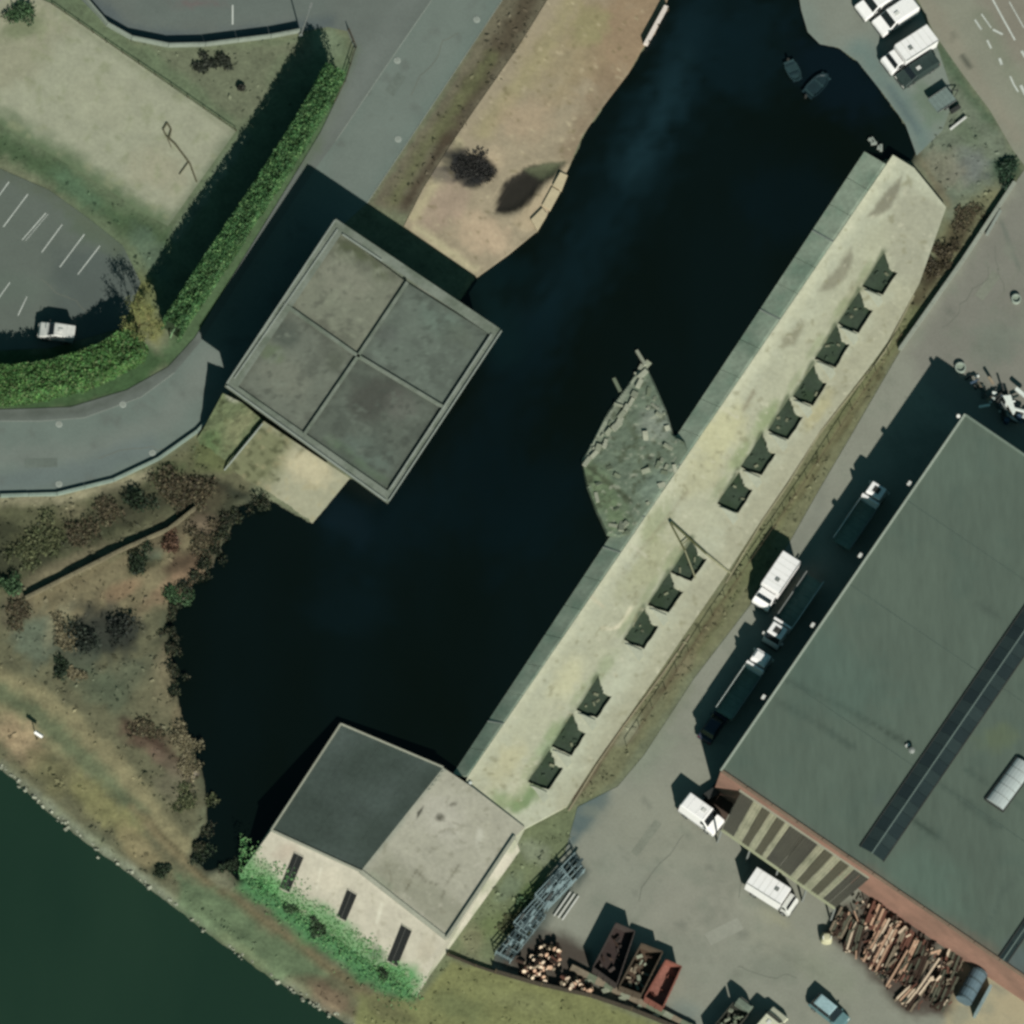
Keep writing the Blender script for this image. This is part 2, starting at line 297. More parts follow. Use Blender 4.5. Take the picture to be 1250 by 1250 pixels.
GROUND_LAYERS = [
 ('poly', BANKP, (98,98,73), 10, 1),
 ('poly', [(-20,606),(120,596),(200,566),(245,530),(262,548),(240,612),(130,665),(60,700),(-20,740)], (88,90,64), 10, 1),
 ('line', [(-20,612),(80,608),(180,580)], 12, (150,145,116), 7, .8),
 ('poly', [(-20,640),(60,640),(110,625),(180,610),(240,590),(250,610),(150,650),(60,690),(-20,720)], (50,54,36), 12, .85),
 ('blob', 90,625,18,10,-20,(120,116,88),.8), ('blob', 205,582,26,13,-25,(66,82,50),.8), ('blob', 225,590,18,14,0,(72,58,42),.8),
 ('poly', [(232,540),(300,500),(330,520),(300,560),(268,575),(232,575)], (98,106,68), 8, .9),
 ('line', [(255,588),(300,608),(350,634),(380,646)], 14, (40,46,34), 7, .9), ('blob', 258,610,18,26,20,(60,56,40),.8), ('line', [(285,622),(262,660),(236,708),(214,730),(205,762),(212,810),(222,850)], 22, (48,54,38), 14, .8), ('line', [(228,880),(244,930),(256,985),(244,1030)], 14, (70,70,50), 10, .7), ('poly', [(130,600),(235,575),(250,610),(150,650)], (66,66,48), 14, .6),
 ('poly', [(10,735),(120,690),(235,640),(262,650),(205,740),(150,760),(40,760)], (120,112,84), 8, .9),
 ('blob', 230,690,28,16,-35,(70,52,40),.75), ('blob', 150,720,26,10,-25,(132,110,84),.7), ('blob', 215,715,40,12,-33,(140,118,92),.75), ('blob', 245,640,18,14,0,(128,112,92),.7),
 ('blob', 175,690,26,9,-25,(46,54,34),.8), ('blob', 185,675,14,8,0,(92,104,84),.7),
 ('blob', 45,780,26,34,20,(92,104,86),.8), ('blob', 18,740,16,24,20,(86,80,62),.7), ('blob', 72,760,12,30,30,(134,132,104),.7),
 ('blob', 150,830,44,22,-30,(84,92,72),.7), ('blob', 205,830,18,42,10,(122,112,86),.7), ('blob', 225,880,18,34,15,(118,106,80),.7),
 ('blob', 178,905,34,15,30,(86,66,54),.75), ('blob', 205,930,34,12,35,(108,92,76),.7), ('blob', 215,960,30,22,30,(104,100,80),.6), ('line', [(150,878),(180,900),(215,925),(240,945)], 6, (60,46,34), 4, .9),
 ('blob', 235,945,6,5,30,(158,150,130),.8),
 ('poly', [(-20,800),(20,822),(70,850),(130,900),(160,930),(200,985),(236,1030),(225,1050),(180,1010),(120,965),(60,915),(-20,865)], (136,130,96), 8, .9),
 ('line', [(-20,835),(30,862),(80,905),(130,955),(165,990)], 26, (94,104,76), 9, .9),
 ('line', [(160,985),(210,1035),(250,1075),(320,1122),(400,1180),(450,1215)], 10, (122,112,82), 6, .8),
 ('blob', 128,772,46,32,20,(40,46,40),.9), ('blob', 100,800,30,24,0,(60,70,58),.7), ('blob', 60,650,40,16,-15,(74,76,50),.7), ('blob', 240,625,18,22,0,(60,54,40),.7), ('blob', 200,655,34,16,-25,(84,76,58),.6), ('blob', 120,840,40,22,30,(84,94,72),.6), ('blob', 190,850,26,34,0,(106,104,78),.6), ('blob', 80,690,60,10,-24,(116,108,84),.6),  # first dark blob paints shade on the bank
 ('line', [(190,1010),(250,1072),(320,1125),(400,1183),(470,1225)], 3, (84,80,56), 2, .8),
 ('blob', 20,900,40,22,40,(158,140,108),.85), ('blob', 70,945,40,22,42,(112,110,76),.7), ('blob', 130,990,52,20,42,(128,126,84),.85), ('blob', 170,1035,40,14,42,(136,126,92),.7),
 ('line', [(0,932),(92,1010),(200,1090),(340,1194),(430,1250)], 8, (118,126,108), 6, .7),
 ('poly', [(215,1062),(260,1085),(330,1135),(400,1190),(340,1198),(270,1148),(215,1105)], (96,116,84), 8, .85),
 ('blob', 400,1215,34,12,35,(112,96,76),.8), ('blob', 300,1165,40,9,38,(104,114,82),.6),
 ('poly', [(300,1058),(350,1085),(430,1120),(500,1185),(505,1222),(440,1195),(360,1140),(290,1085)], (78,128,80), 8, .95),
 ('blob', 268,1070,22,10,30,(126,128,102),.7), ('blob', 195,1065,10,9,0,(62,74,52),.8),
 # grass in front of the yard fence and beside the bunker
 ('poly', [(505,1226),(548,1168),(600,1186),(720,1216),(810,1250),(820,1270),(430,1270),(440,1215)], (120,124,80), 6, 1),
 ('blob', 560,1230,40,16,20,(104,112,74),.7), ('blob', 640,1225,40,12,15,(124,128,86),.7), ('blob', 470,1232,30,10,25,(96,96,66),.7),
 ('poly', [(640,1005),(700,985),(742,945),(720,1000),(690,1040),(600,1170),(560,1165),(510,1218),(628,1030)], (106,116,84), 6, 1),
 ('blob', 645,1105,30,16,-50,(72,94,50),.8), ('blob', 600,1130,22,14,-40,(98,112,68),.6), ('blob', 655,1040,22,12,30,(128,136,112),.7), ('blob', 575,1150,14,20,20,(122,122,92),.7), ('blob', 690,1060,24,8,-55,(60,70,44),.7),
 ('blob', 620,1085,18,10,-50,(110,124,100),.6),
 # weed strip between the quay and the yard
 ('poly', [(1160,262),(1215,215),(1248,200),(1235,240),(1175,320),(1100,430),(1000,600),(965,660),(915,740),(842,826),(775,920),(745,960),(700,985),(728,928),(806,820),(885,706),(930,632),(1000,525),(1082,424),(1112,355),(1125,345)], (112,114,84), 6, 1),
 ('poly', [(1130,330),(1165,275),(1195,262),(1165,320),(1120,385),(1105,370)], (72,66,46), 9, .9), ('blob', 1140,330,10,22,35,(52,46,30),.8), ('blob', 1180,262,14,9,-50,(70,64,44),.7),
 ('line', [(1118,380),(1050,480),(985,580),(940,650),(850,790)], 14, (98,106,68), 7, .7), ('line', [(1060,470),(1000,560),(950,640)], 5, (126,124,86), 4, .6),
 ('line', [(1095,430),(1020,540),(975,610)], 3, (82,72,50), 3, .6), ('line', [(880,745),(835,810),(790,870)], 10, (90,82,60), 6, .8), ('line', [(1080,440),(960,620),(850,785),(770,905)], 5, (84,76,54), 4, .7), ('line', [(1105,395),(1000,560),(880,745),(790,880)], 5, (128,128,94), 4, .5), ('blob', 835,815,16,8,-55,(124,120,92),.7), ('blob', 800,865,18,8,-55,(108,112,84),.7),
 ('blob', 925,690,30,20,-55,(104,110,76),.7), ('line', [(757,890),(720,950),(700,975)], 5, (88,72,58), 3, .8), ('blob', 768,893,20,9,-55,(138,140,116),.6), ('blob', 925,660,40,8,-55,(112,118,84),.6),
 # north-east corner
 ('poly', [(1105,150),(1150,60),(1210,140),(1245,195),(1215,225),(1160,260),(1120,205)], (108,118,98), 12, 1),
 ('blob', 1185,205,24,22,0,(112,118,112),.8), ('blob', 1150,205,34,22,30,(124,122,102),.7), ('blob', 1180,160,22,12,40,(96,110,86),.7), ('blob', 1228,205,20,16,-20,(48,72,52),.85), ('line', [(1121,190),(1140,222),(1158,250)], 10, (112,104,80), 6, .7),
 ('line', [(1148,60),(1180,110),(1212,150)], 12, (70,92,66), 8, .8), ('line', [(1125,10),(1160,60)], 8, (86,96,76), 6, .6),
 # north-west lawns
 ('poly', [(-20,-20),(110,-20),(130,32),(165,52),(250,58),(400,36),(430,45),(425,95),(390,160),(200,415),(170,400),(150,330),(60,230),(-20,170)], (98,112,84), 8, 1),
 ('poly', [(150,20),(200,60),(330,52),(400,40),(355,100),(300,150),(290,158)], (106,112,88), 8, .9), ('line', [(425,100),(385,178),(300,315),(215,432)], 34, (74,100,66), 8, .9), ('blob', 400,50,24,14,20,(118,132,104),.7), ('blob', 340,90,12,30,25,(104,116,88),.6),
 ('blob', 20,20,34,20,-30,(66,92,58),.8), ('line', [(-10,172),(60,205),(150,270),(200,290)], 26, (64,86,56), 12, .85), ('blob', 100,235,40,14,35,(86,112,84),.7), ('blob', 185,310,30,16,60,(84,104,84),.7),
 ('blob', 160,375,24,40,15,(112,116,66),.85), ('blob', 190,400,14,18,0,(124,124,72),.7), ('line', [(300,165),(215,290)], 12, (116,126,106), 6, .7),
 ('poly', [(-20,425),(175,420),(205,440),(165,480),(90,500),(-20,505)], (62,88,54), 8, 1),
 # verge between road and sandy lot
 ('poly', [(620,-20),(745,-20),(640,120),(560,170),(500,262),(450,250),(560,90)], (104,100,80), 6, 1),
 ('line', [(655,-10),(590,90),(545,165)], 22, (74,66,50), 10, .85), ('line', [(600,70),(520,180),(480,245)], 14, (98,102,68), 8, .7), ('line', [(545,170),(495,250)], 10, (66,56,42), 6, .8), ('line', [(735,-10),(660,60),(600,130)], 6, (84,72,54), 4, .7),
]
step = .32; nx = 470
gx = (np.arange(nx)-nx/2)*step; XX, YY = np.meshgrid(gx, gx); XX = XX.ravel(); YY = YY.ravel()
qx, qy = proj(XX, YY, 0); wx, wy = proj(XX, YY, -1.0); bx, by = proj(XX, YY, WB)
dB = sdist(bx, by, SHADE_AREA)/PXM + fbm(bx/22, by/22, 5)*.6 + fbm(bx/6, by/6, 15)*.3; dR = sdist(wx, wy, RIVER)/PXM + fbm(wx/18, wy/18, 8)*.55
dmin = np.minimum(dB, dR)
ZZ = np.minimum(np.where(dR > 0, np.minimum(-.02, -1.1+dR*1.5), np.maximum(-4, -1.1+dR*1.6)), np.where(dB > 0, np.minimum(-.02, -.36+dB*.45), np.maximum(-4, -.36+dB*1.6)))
veg = sstep((12-sdist(qx, qy, BANKP))/24)
ZZ = np.where((dmin > .9), ZZ+veg*fbm(XX/2.6, YY/2.6, 21)*.55, ZZ)
# bare hollow in the sandy lot
HOLLOW = [(602,260),(606,240),(614,222),(630,212),(645,202),(664,199),(690,197),(682,210),(662,228),(645,248),(632,258),(618,262)]
LOT = [(826,-30),(800,40),(785,58),(768,88),(735,131),(711,165),(698,196),(690,214),(668,262),(655,282),(621,310),(582,338),(493,276),(517,229),(548,180),(556,168),(579,134),(632,58),(668,0),(690,-30)]
lotm = sdist(qx, qy, LOT)
ZZ = np.where(lotm < -4, np.minimum(ZZ, -1.7), ZZ)
me = bpy.data.meshes.new('ground')
idx = np.arange(nx*nx).reshape(nx, nx); F = np.stack([idx[:-1, :-1], idx[:-1, 1:], idx[1:, 1:], idx[1:, :-1]], -1).reshape(-1, 4)
me.vertices.add(nx*nx); me.vertices.foreach_set('co', np.stack([XX, YY, ZZ], 1).ravel())
me.loops.add(F.size); me.polygons.add(len(F)); me.loops.foreach_set('vertex_index', F.ravel().astype(np.int32)); me.polygons.foreach_set('loop_start', np.arange(0, F.size, 4, dtype=np.int32)); me.update()
gc = paint(qx, qy, (108,114,88), GROUND_LAYERS)
wet = sstep((.5-dmin)/.5); gc = gc*(1-.45*wet[:, None])     # bank soil: damp at the river, darkened beside the painted shadow
set_col(me, gc)
me.polygons.foreach_set('use_smooth', [True]*len(me.polygons))
tag(link_obj('ground', me, ZONE), kind='structure')

def flatquad(name, poly, z, m, kind='structure'):
    mb = MB(); vs = PL(poly, z); mb.add(vs, [list(range(len(vs)))])
    return tag(mb.build(name, m), kind=kind)
SHADE_M = water_mat('basin_water', (.0004, .0016, .0008), (.0006, .0026, .0026), rough=.3, scale=.055, rot=rad(-33), attr=True)  # near-black sheet painting the large cast shadow on the ground
RIV_M = water_mat('river_water', (.0084, .0222, .0142), (.0108, .0262, .0164), rough=.22, scale=.05, rot=rad(35))
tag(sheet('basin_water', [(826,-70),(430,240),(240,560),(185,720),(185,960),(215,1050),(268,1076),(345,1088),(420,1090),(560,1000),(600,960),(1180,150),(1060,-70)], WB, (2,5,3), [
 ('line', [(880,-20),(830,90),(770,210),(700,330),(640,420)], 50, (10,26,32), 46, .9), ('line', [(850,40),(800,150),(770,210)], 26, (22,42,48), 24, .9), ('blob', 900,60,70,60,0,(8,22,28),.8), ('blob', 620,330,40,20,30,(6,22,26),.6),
 ('line', [(640,440),(560,590),(450,650)], 70, (4,14,20), 50, .8), ('blob', 420,630,36,22,30,(9,21,28),.9), ('blob', 640,620,60,80,30,(3,11,16),.8), ('blob', 430,740,50,30,0,(5,14,18),.6), ('blob', 960,250,60,60,0,(3,10,16),.6), ('blob', 1020,90,60,40,40,(6,16,26),.8), ('line', [(590,350),(620,420)], 40, (8,24,26), 20, .7)], SHADE_M, cell=1.6), kind='structure')
flatquad('river', [(-900,290),(0,910),(240,1070),(480,1225),(900,1490),(1500,1860),(1500,3000),(-900,3000)], WR, RIV_M)
half = nx*step/2-.4
for x0, y0, x1, y1 in ((-600,half,600,600), (-600,-600,600,-half), (-600,-half,-half,half), (half,-half,600,half)):
    tag(MB().add([(x0,y0,-1.25), (x1,y0,-1.25), (x1,y1,-1.25), (x0,y1,-1.25)], [[0,1,2,3]]).build('outer_ground', mat('outer_grass', (100,108,80), mott=.3)), kind='structure')

# ---- sandy lot north of the square block
def lot_z(x, y):
    h = -sstep((4-sdist(x, y, HOLLOW))/14)*.30
    return .06+h+fbm(x/30, y/30, 31)*.10*(sdist(x, y, LOT) < -6)
lot = sheet('sandy_lot', LOT, .06, (156,145,119), [
 ('blob', 760,40,60,90,25,(146,124,96),.8), ('blob', 690,70,40,50,30,(150,138,106),.7), ('line', [(705,-10),(660,70),(590,160)], 22, (154,146,108), 10, .7),
 ('blob', 720,30,20,30,30,(142,138,98),.7), ('line', [(745,100),(715,150),(695,185)], 26, (132,116,92), 12, .7), ('blob', 640,150,34,26,0,(168,150,122),.7), ('blob', 590,285,40,20,30,(190,170,140),.8), ('blob', 545,250,30,22,-40,(160,142,122),.7),
 ('line', [(560,175),(505,265)], 10, (176,168,132), 5, .8), ('line', [(510,280),(580,330)], 8, (190,184,146), 6, .7), ('line', [(640,270),(690,215)], 22, (184,168,136), 8, .8), ('blob', 600,200,14,26,30,(180,164,134),.8),
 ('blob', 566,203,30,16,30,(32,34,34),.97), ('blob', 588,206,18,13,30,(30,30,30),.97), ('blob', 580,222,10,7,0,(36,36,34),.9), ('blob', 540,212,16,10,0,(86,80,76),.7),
  ('speck', LOT, (112,104,72), 7, .17, .6), ('speck', LOT, (196,184,150), 5, .2, .5), ('poly', HOLLOW, (36,34,27), 3, 1), ('poly', [(640,207),(664,199),(690,197),(680,210),(662,222)], (82,88,64), 4, .9), ('blob', 566,203,30,16,30,(32,34,34),.97), ('blob', 588,206,18,13,30,(30,30,30),.97)], SAND, cell=.55, zfun=lot_z, thick=1.4)  # near-black hollow fill paints the shade inside the pit
tag(lot, kind='structure')
mb = MB()                                   # pale slabs on the lot's edge by the painted shadow
slabm = mat('pale_slab', (186,174,140), mott=.12)
for k, q in enumerate([[(662,250),(674,228),(684,234),(672,256)], [(675,226),(684,210),(693,214),(686,232)], [(648,268),(662,254),(668,262),(656,282)]]):
    m1 = MB(); m1.prism(PL(q, .3), -1.2, .26+.05*k); o = m1.build('concrete_slab', slabm)
    tag(o, ['pale concrete slab at the water edge in the middle of three', 'pale concrete slab at the water edge, northernmost of three', 'pale concrete slab on the sandy point, southernmost of three'][k], 'concrete slab', 'slabs at the edge of the sandy lot')
br = empty('barrier', P(800,28), 'long white barrier board at the top edge of the sandy lot beside the water', 'barrier')
MB().prism(PL([(786,52),(811,6),(816,8),(791,54)], .8), .1, .85).build('board', mat('barrier_white', (216,206,192), mott=.12), br, local=False)
for q in ((789,50),(800,30),(812,10)): MB().box(P(q[0]+3, q[1]+2, .4), (.15,.15,1.0)).build('post', BARK, br, local=False)

# ---- roads, pavements, yards
ROADL = [(560,-50),(527,0),(410,172),(385,206),(300,331),(246,416),(213,455),(172,485),(103,510),(50,514),(-60,514)]
ROADR = [(-60,606),(0,605),(69,603),(138,586),(193,560),(241,526),(275,488),(330,398),(402,290),(448,248),(613,0),(646,-50)]
tag(sheet('road', ROADL+ROADR, .03, (106,119,109), [('line', [(560,0),(430,210)], 60, (112,122,112), 10, .6), ('line', [(0,560),(100,555),(200,515),(260,440)], 30, (116,124,114), 14, .7), ('line', [(0,590),(100,575),(180,545)], 26, (100,112,108), 10, .7), ('speck', ROADL+ROADR, (96,102,94), 16, .12, .5)], PAVE, cell=1.0), kind='structure')
PAVEP = [(70,-60),(100,0),(130,31),(160,48),(205,57),(250,56),(330,46),(400,33),(424,38),(433,60),(421,100),(392,160),(365,205),(238,412),(205,448),(155,476),(86,497),(-60,502),(-60,514),(50,514),(103,510),(172,485),(213,455),(246,416),(300,331),(385,206),(410,172),(527,0),(560,-50)]
tag(sheet('pavement', PAVEP, .06, (100,108,100), [('line', [(110,0),(160,40),(250,48),(400,26)], 14, (78,90,92), 8, .7), ('poly', [(150,-30),(420,-30),(400,20),(180,30)], (98,108,100), 10, .7), ('line', [(430,60),(400,150),(372,200)], 14, (92,106,84), 8, .8), ('blob', 235,4,30,5,0,(110,92,90),.6), ('line', [(0,506),(100,502),(180,468),(235,420)], 8, (74,82,72), 6, .7), ('line', [(500,0),(400,160)], 26, (108,116,108), 10, .7)], PAVE, cell=1.0), kind='structure')  # first dark line paints the low wall's shadow along the kerb
PARK = [(-60,190),(0,206),(60,232),(110,268),(150,300),(172,345),(150,400),(60,425),(-60,430)]
tag(sheet('parking_lot', PARK, .03, (94,103,93), [('poly', [(60,300),(150,300),(170,350),(120,400),(60,390)], (80,90,84), 16, .8), ('blob', 120,285,50,18,30,(84,98,80),.8), ('blob', 20,350,50,20,10,(92,104,92),.6), ('line', [(-20,200),(70,240),(140,300)], 16, (88,98,80), 12, .8)], PAVE, cell=.9), kind='structure')
COURT = [(62,4),(288,160),(205,276),(178,262),(92,206),(0,152),(-60,110),(-60,-10),(30,-10)]
tag(sheet('sand_court', COURT, .05, (155,158,133), [('poly', [(-20,20),(20,-10),(60,0),(90,30),(30,100),(-20,120)], (146,146,120), 16, .8), ('blob', 30,35,26,12,-20,(112,122,90),.8), ('line', [(-10,146),(90,206),(170,260),(205,280)], 34, (86,106,74), 14, .9), ('line', [(288,160),(205,278)], 14, (112,122,98), 8, .8), ('blob', 130,120,50,36,30,(158,160,134),.7), ('line', [(70,15),(180,90),(285,160)], 8, (126,132,106), 5, .6), ('blob', 190,210,40,30,30,(156,154,128),.7), ('speck', COURT, (136,142,110), 12, .1, .6)], SAND, cell=.7), kind='structure')
YARD = [(1226,243),(1310,120),(1310,1320),(830,1320),(812,1246),(715,1216),(600,1182),(604,1168),(655,1090),(690,1040),(705,985),(754,960),(786,922),(846,830),(915,740),(965,660),(1000,598),(1040,530),(1098,430),(1175,320)]
tag(sheet('yard', YARD, .03, (135,138,122), [('poly', [(1100,440),(1226,250),(1300,160),(1300,560),(1180,520)], (122,122,110), 14, .9), ('blob', 1215,420,34,30,0,(108,118,104),.6), ('line', [(1222,270),(1245,330)], 4, (100,108,96), 3, .7), ('poly', [(700,980),(745,955),(742,980),(692,1040)], (74,94,94), 7, .85), ('poly', [(602,1172),(650,1130),(690,1140),(722,1165),(735,1212),(700,1215),(640,1196)], (60,50,42), 8, .9), ('poly', [(600,1180),(700,1040),(716,1066),(650,1150)], (66,78,72), 7, .85), ('poly', [(1010,1140),(1030,1104),(1065,1084),(1110,1115),(1190,1175),(1165,1240),(1100,1236),(1050,1182)], (66,54,46), 6, .9), ('poly', [(700,1178),(730,1180),(850,1244),(840,1262),(735,1220)], (84,86,76), 6, .8),
  ('blob', 800,1010,60,50,30,(140,142,124),.6), ('blob', 790,920,40,20,-50,(132,140,120),.7), ('blob', 850,1110,60,40,20,(142,142,126),.6), ('blob', 960,1150,50,26,30,(138,140,122),.7), ('poly', [(990,620),(1010,580),(1000,640),(960,700),(945,690)], (122,126,112), 8, .7), ('blob', 830,1240,30,20,0,(118,130,120),.7),
  ('poly', [(1180,1170),(1260,1195),(1260,1260),(1150,1260)], (166,158,126), 8, .9), ('blob', 950,1120,20,8,20,(148,148,122),.6), ('speck', YARD, (122,128,112), 22, .1, .5), ('speck', YARD, (112,116,102), 9, .2, .5), *[('line', [(x0+d*.8, y0+d*.5) , (x1+d*.8, y1+d*.5), (x2+d*.8, y2+d*.5)], 3, (118,121,106), 3, .45) for (x0,y0,x1,y1,x2,y2) in ((760,1120,830,1010,900,880),(850,1180,880,1090,850,1000),(1150,520,1200,400,1250,320),(870,1230,930,1150,1000,1190),(930,860,990,760,1090,600),(800,1220,840,1120,930,1030)) for d in (0, 16)], *[('blob', x, y, r, r*.7, 20, (100,104,92), .5) for x, y, r in ((905,1140,7),(870,1060,5),(990,1180,6),(830,1130,5),(1200,470,6),(1225,400,5),(790,980,6),(930,960,8),(1160,380,7))], ('blob', 1010,1190,40,20,30,(132,138,118),.6), ('line', [(740,940),(810,880),(838,840)], 16, (120,126,104), 8, .7)], PAVE, cell=1.1), kind='structure')
PLAZA = [(967,-60),(978,12),(986,39),(1001,54),(1023,58),(1047,75),(1077,113),(1105,151),(1119,190),(1150,160),(1165,120),(1145,60),(1118,0),(1090,-60)]
tag(sheet('forecourt', PLAZA, .03, (122,132,120), [('line', [(1050,60),(1100,120),(1130,180)], 24, (104,124,116), 12, .8), ('poly', [(980,-20),(1040,-20),(1060,40),(1010,50)], (126,130,116), 12, .7), ('line', [(1085,105),(1120,160)], 7, (84,100,100), 5, .6), ('blob', 1140,130,20,30,-30,(104,122,102),.8)], PAVE, cell=.9), kind='structure')
ROADNE = [(1085,-60),(1121,0),(1141,42),(1174,89),(1208,134),(1237,184),(1310,280),(1310,-60)]
tag(sheet('side_road', ROADNE, .04, (134,136,118), [('line', [(1130,0),(1180,80),(1240,165)], 20, (140,136,118), 10, .7), ('poly', [(1190,-20),(1260,-20),(1260,90),(1230,80)], (128,122,108), 12, .7), ('line', [(1200,20),(1230,80),(1260,130)], 18, (122,128,108), 10, .7), ('line', [(1176,68),(1183,84)], 5, (78,82,70), 2, .9), ('blob', 1163,44,4,6,0,(112,112,96),.7)], PAVE, cell=1.0), kind='structure')

def strip(name, pts, wd, z, m, label, cat, group=None, h=.006):
    mb = MB()
    for a, b in zip(pts[:-1], pts[1:]): mb.bar(P(*a, z), P(*b, z), wd, h)
    return tag(mb.build(name, m), label, cat, group)
# painted markings: separate thin sheets of paint
def marking(name, pts, wd, z=.046):
    mb = MB()
    for a, b in zip(pts[:-1], pts[1:]):
        A, B = P(*a, z), P(*b, z); d = (B-A).normalized(); n = Vector((-d.y, d.x, 0))*wd/2
        mb.add([A-n, B-n, B+n, A+n], [[0, 1, 2, 3]])
    return tag(mb.build(name, LINEP), kind='structure')
for a, b in (((11,222),(-8,248)), ((34,237),(4,277)), ((56,260),(27,293)), ((76,274),(51,308)), ((103,286),(73,326)), ((12,345),(-6,370)), ((33,362),(22,385)), ((122,300),(95,335))):
    marking('bay_line', [a, b], .11)
marking('bay_line', [(59,261),(31,294)], .06)
marking('road_marking', [(284,6),(284,30)], .16, .075)
for pts, wd in (([(1210,-4),(1224,22),(1239,49)], .2), ([(1198,17),(1210,34)], .16), ([(1190,24),(1198,36)], .22), ([(1205,49),(1210,59)], .22), ([(1220,71),(1223,79)], .3), ([(1233,93),(1238,104),(1243,112)], .2), ([(1246,104),(1252,116)], .35), ([(1212,36),(1224,42)], .25), ([(1247,62),(1252,70)], .3), ([(1232,2),(1250,34)], .14)):
    marking('road_marking', pts, wd, .056)
GUT = mat('gutter_stone', (134,142,130), mott=.2)
for pts in ([(527,0),(468,86),(410,172)], [(613,0),(530,125),(448,248)], [(213,455),(172,485),(103,510),(50,514),(0,514)]):
    marking('gutter_line', pts, .09, .066).data.materials[0] = GUT
# kerbs
KERB = mat('kerb_stone', (138,146,134), mott=.15)
def wall_line(name, pts, wd, h, m, label, cat, z0=0.0, pieces=None):
    r = empty(name, P(*pts[len(pts)//2], 0), label, cat)
    for a, b in zip(pts[:-1], pts[1:]):
        A, B = P(*a, 0), P(*b, 0); n = max(1, int((B-A).length/(pieces or 3.0)))
        for i in range(n):
            p, q = A.lerp(B, i/n), A.lerp(B, (i+1)/n); g = (q-p).normalized()*.02
            z1 = h+random.uniform(-.02, .02)
            o = MB().bar(p+g+Vector((0, 0, (z0+z1)/2)), q-g+Vector((0, 0, (z0+z1)/2)), wd, z1-z0).build('coping_block', m, r, local=False)
    return r
wall_line('low_wall', [(100,-4),(130,31),(160,48),(205,57),(250,56),(330,46),(366,39)], .2, .95, mat('wall_grey_green', (128,138,124), mott=.2), 'low grey wall curving along the road above the triangular lawn', 'wall', z0=-.2)
wall_line('kerb', [(0,606),(69,604),(138,587),(193,561),(241,527),(272,493)], .3, .42, mat('kerb_green_grey', (128,144,130), mott=.2), 'grey kerb along the outside of the lower road bend', 'kerb', z0=-.2)
wall_line('retaining_wall', [(30,732),(90,702),(150,672),(205,648),(238,622)], .30, .75, mat('old_wall', (112,106,82), mott=.35), 'old straight retaining wall with a pale top among brown bushes on the bank', 'wall', z0=-.6, pieces=2.2)
wall_line('yard_wall', [(1238,224),(1175,319),(1098,428)], .4, .7, mat('yard_wall_grey', (146,152,136), mott=.15), 'low pale wall between the weed strip and the north end of the yard', 'wall', z0=-.1)
wall_line('rail_wall', [(1221,258),(1204,288)], .3, .55, KERB, 'short pale wall stub beside the low yard wall', 'wall', z0=-.1)
wall_line('quay_kerb', [(1116,360),(1080,430),(1062,452),(1000,530),(963,590),(931,636),(886,712)], .2, .07, mat('quay_kerb_stone', (142,140,110), mott=.2), 'thin kerb along the landward edge of the quay, northern run', 'kerb', z0=-.1)
wall_line('quay_kerb', [(842,776),(808,824),(759,890),(730,932),(694,990)], .2, .08, mat('quay_kerb_stone_b', (136,130,104), mott=.2), 'thin kerb along the landward edge of the quay, southern run near the metal racks', 'kerb', z0=-.1)

# ---- quay
QZ = .8
DECK = [(571,948),(1090,189),(1116,205),(1155,253),(1123,344),(1084,416),(1060,449),(1002,524),(965,582),(931,632),(884,704),(833,778),(804,821),(757,888),(727,930),(692,984),(641,1011),(628,1037),(556,985)]
WT = [(5,-27),(9,-17),(12,-9),(22,-3),(4,24),(-15,17),(-21,13)]
WELLS = [(1074,336),(1044,382),(1016,424),(988,471),(958,512),(926,557),(897,601),(840,685),(812,725),(782,768),(725,853),(694,898),(666,941)]
quay = empty('quay', P(830,560), 'long cream concrete quay with dark square wells along the basin', 'quay')
holes = []
for k, (x, y) in enumerate(WELLS):
    ring_ = [(x+a*random.uniform(.95, 1.06), y+b*random.uniform(.95, 1.06)) for a, b in WT]; hr = []
    for i in range(7):
        (ax, ay), (bx_, by_) = ring_[i], ring_[(i+1) % 7]; ns = 4
        hr += [(ax+(bx_-ax)*j/ns+(random.uniform(-.7, .7) if j else 0), ay+(by_-ay)*j/ns+(random.uniform(-.7, .7) if j else 0)) for j in range(ns)]
    holes.append(hr)
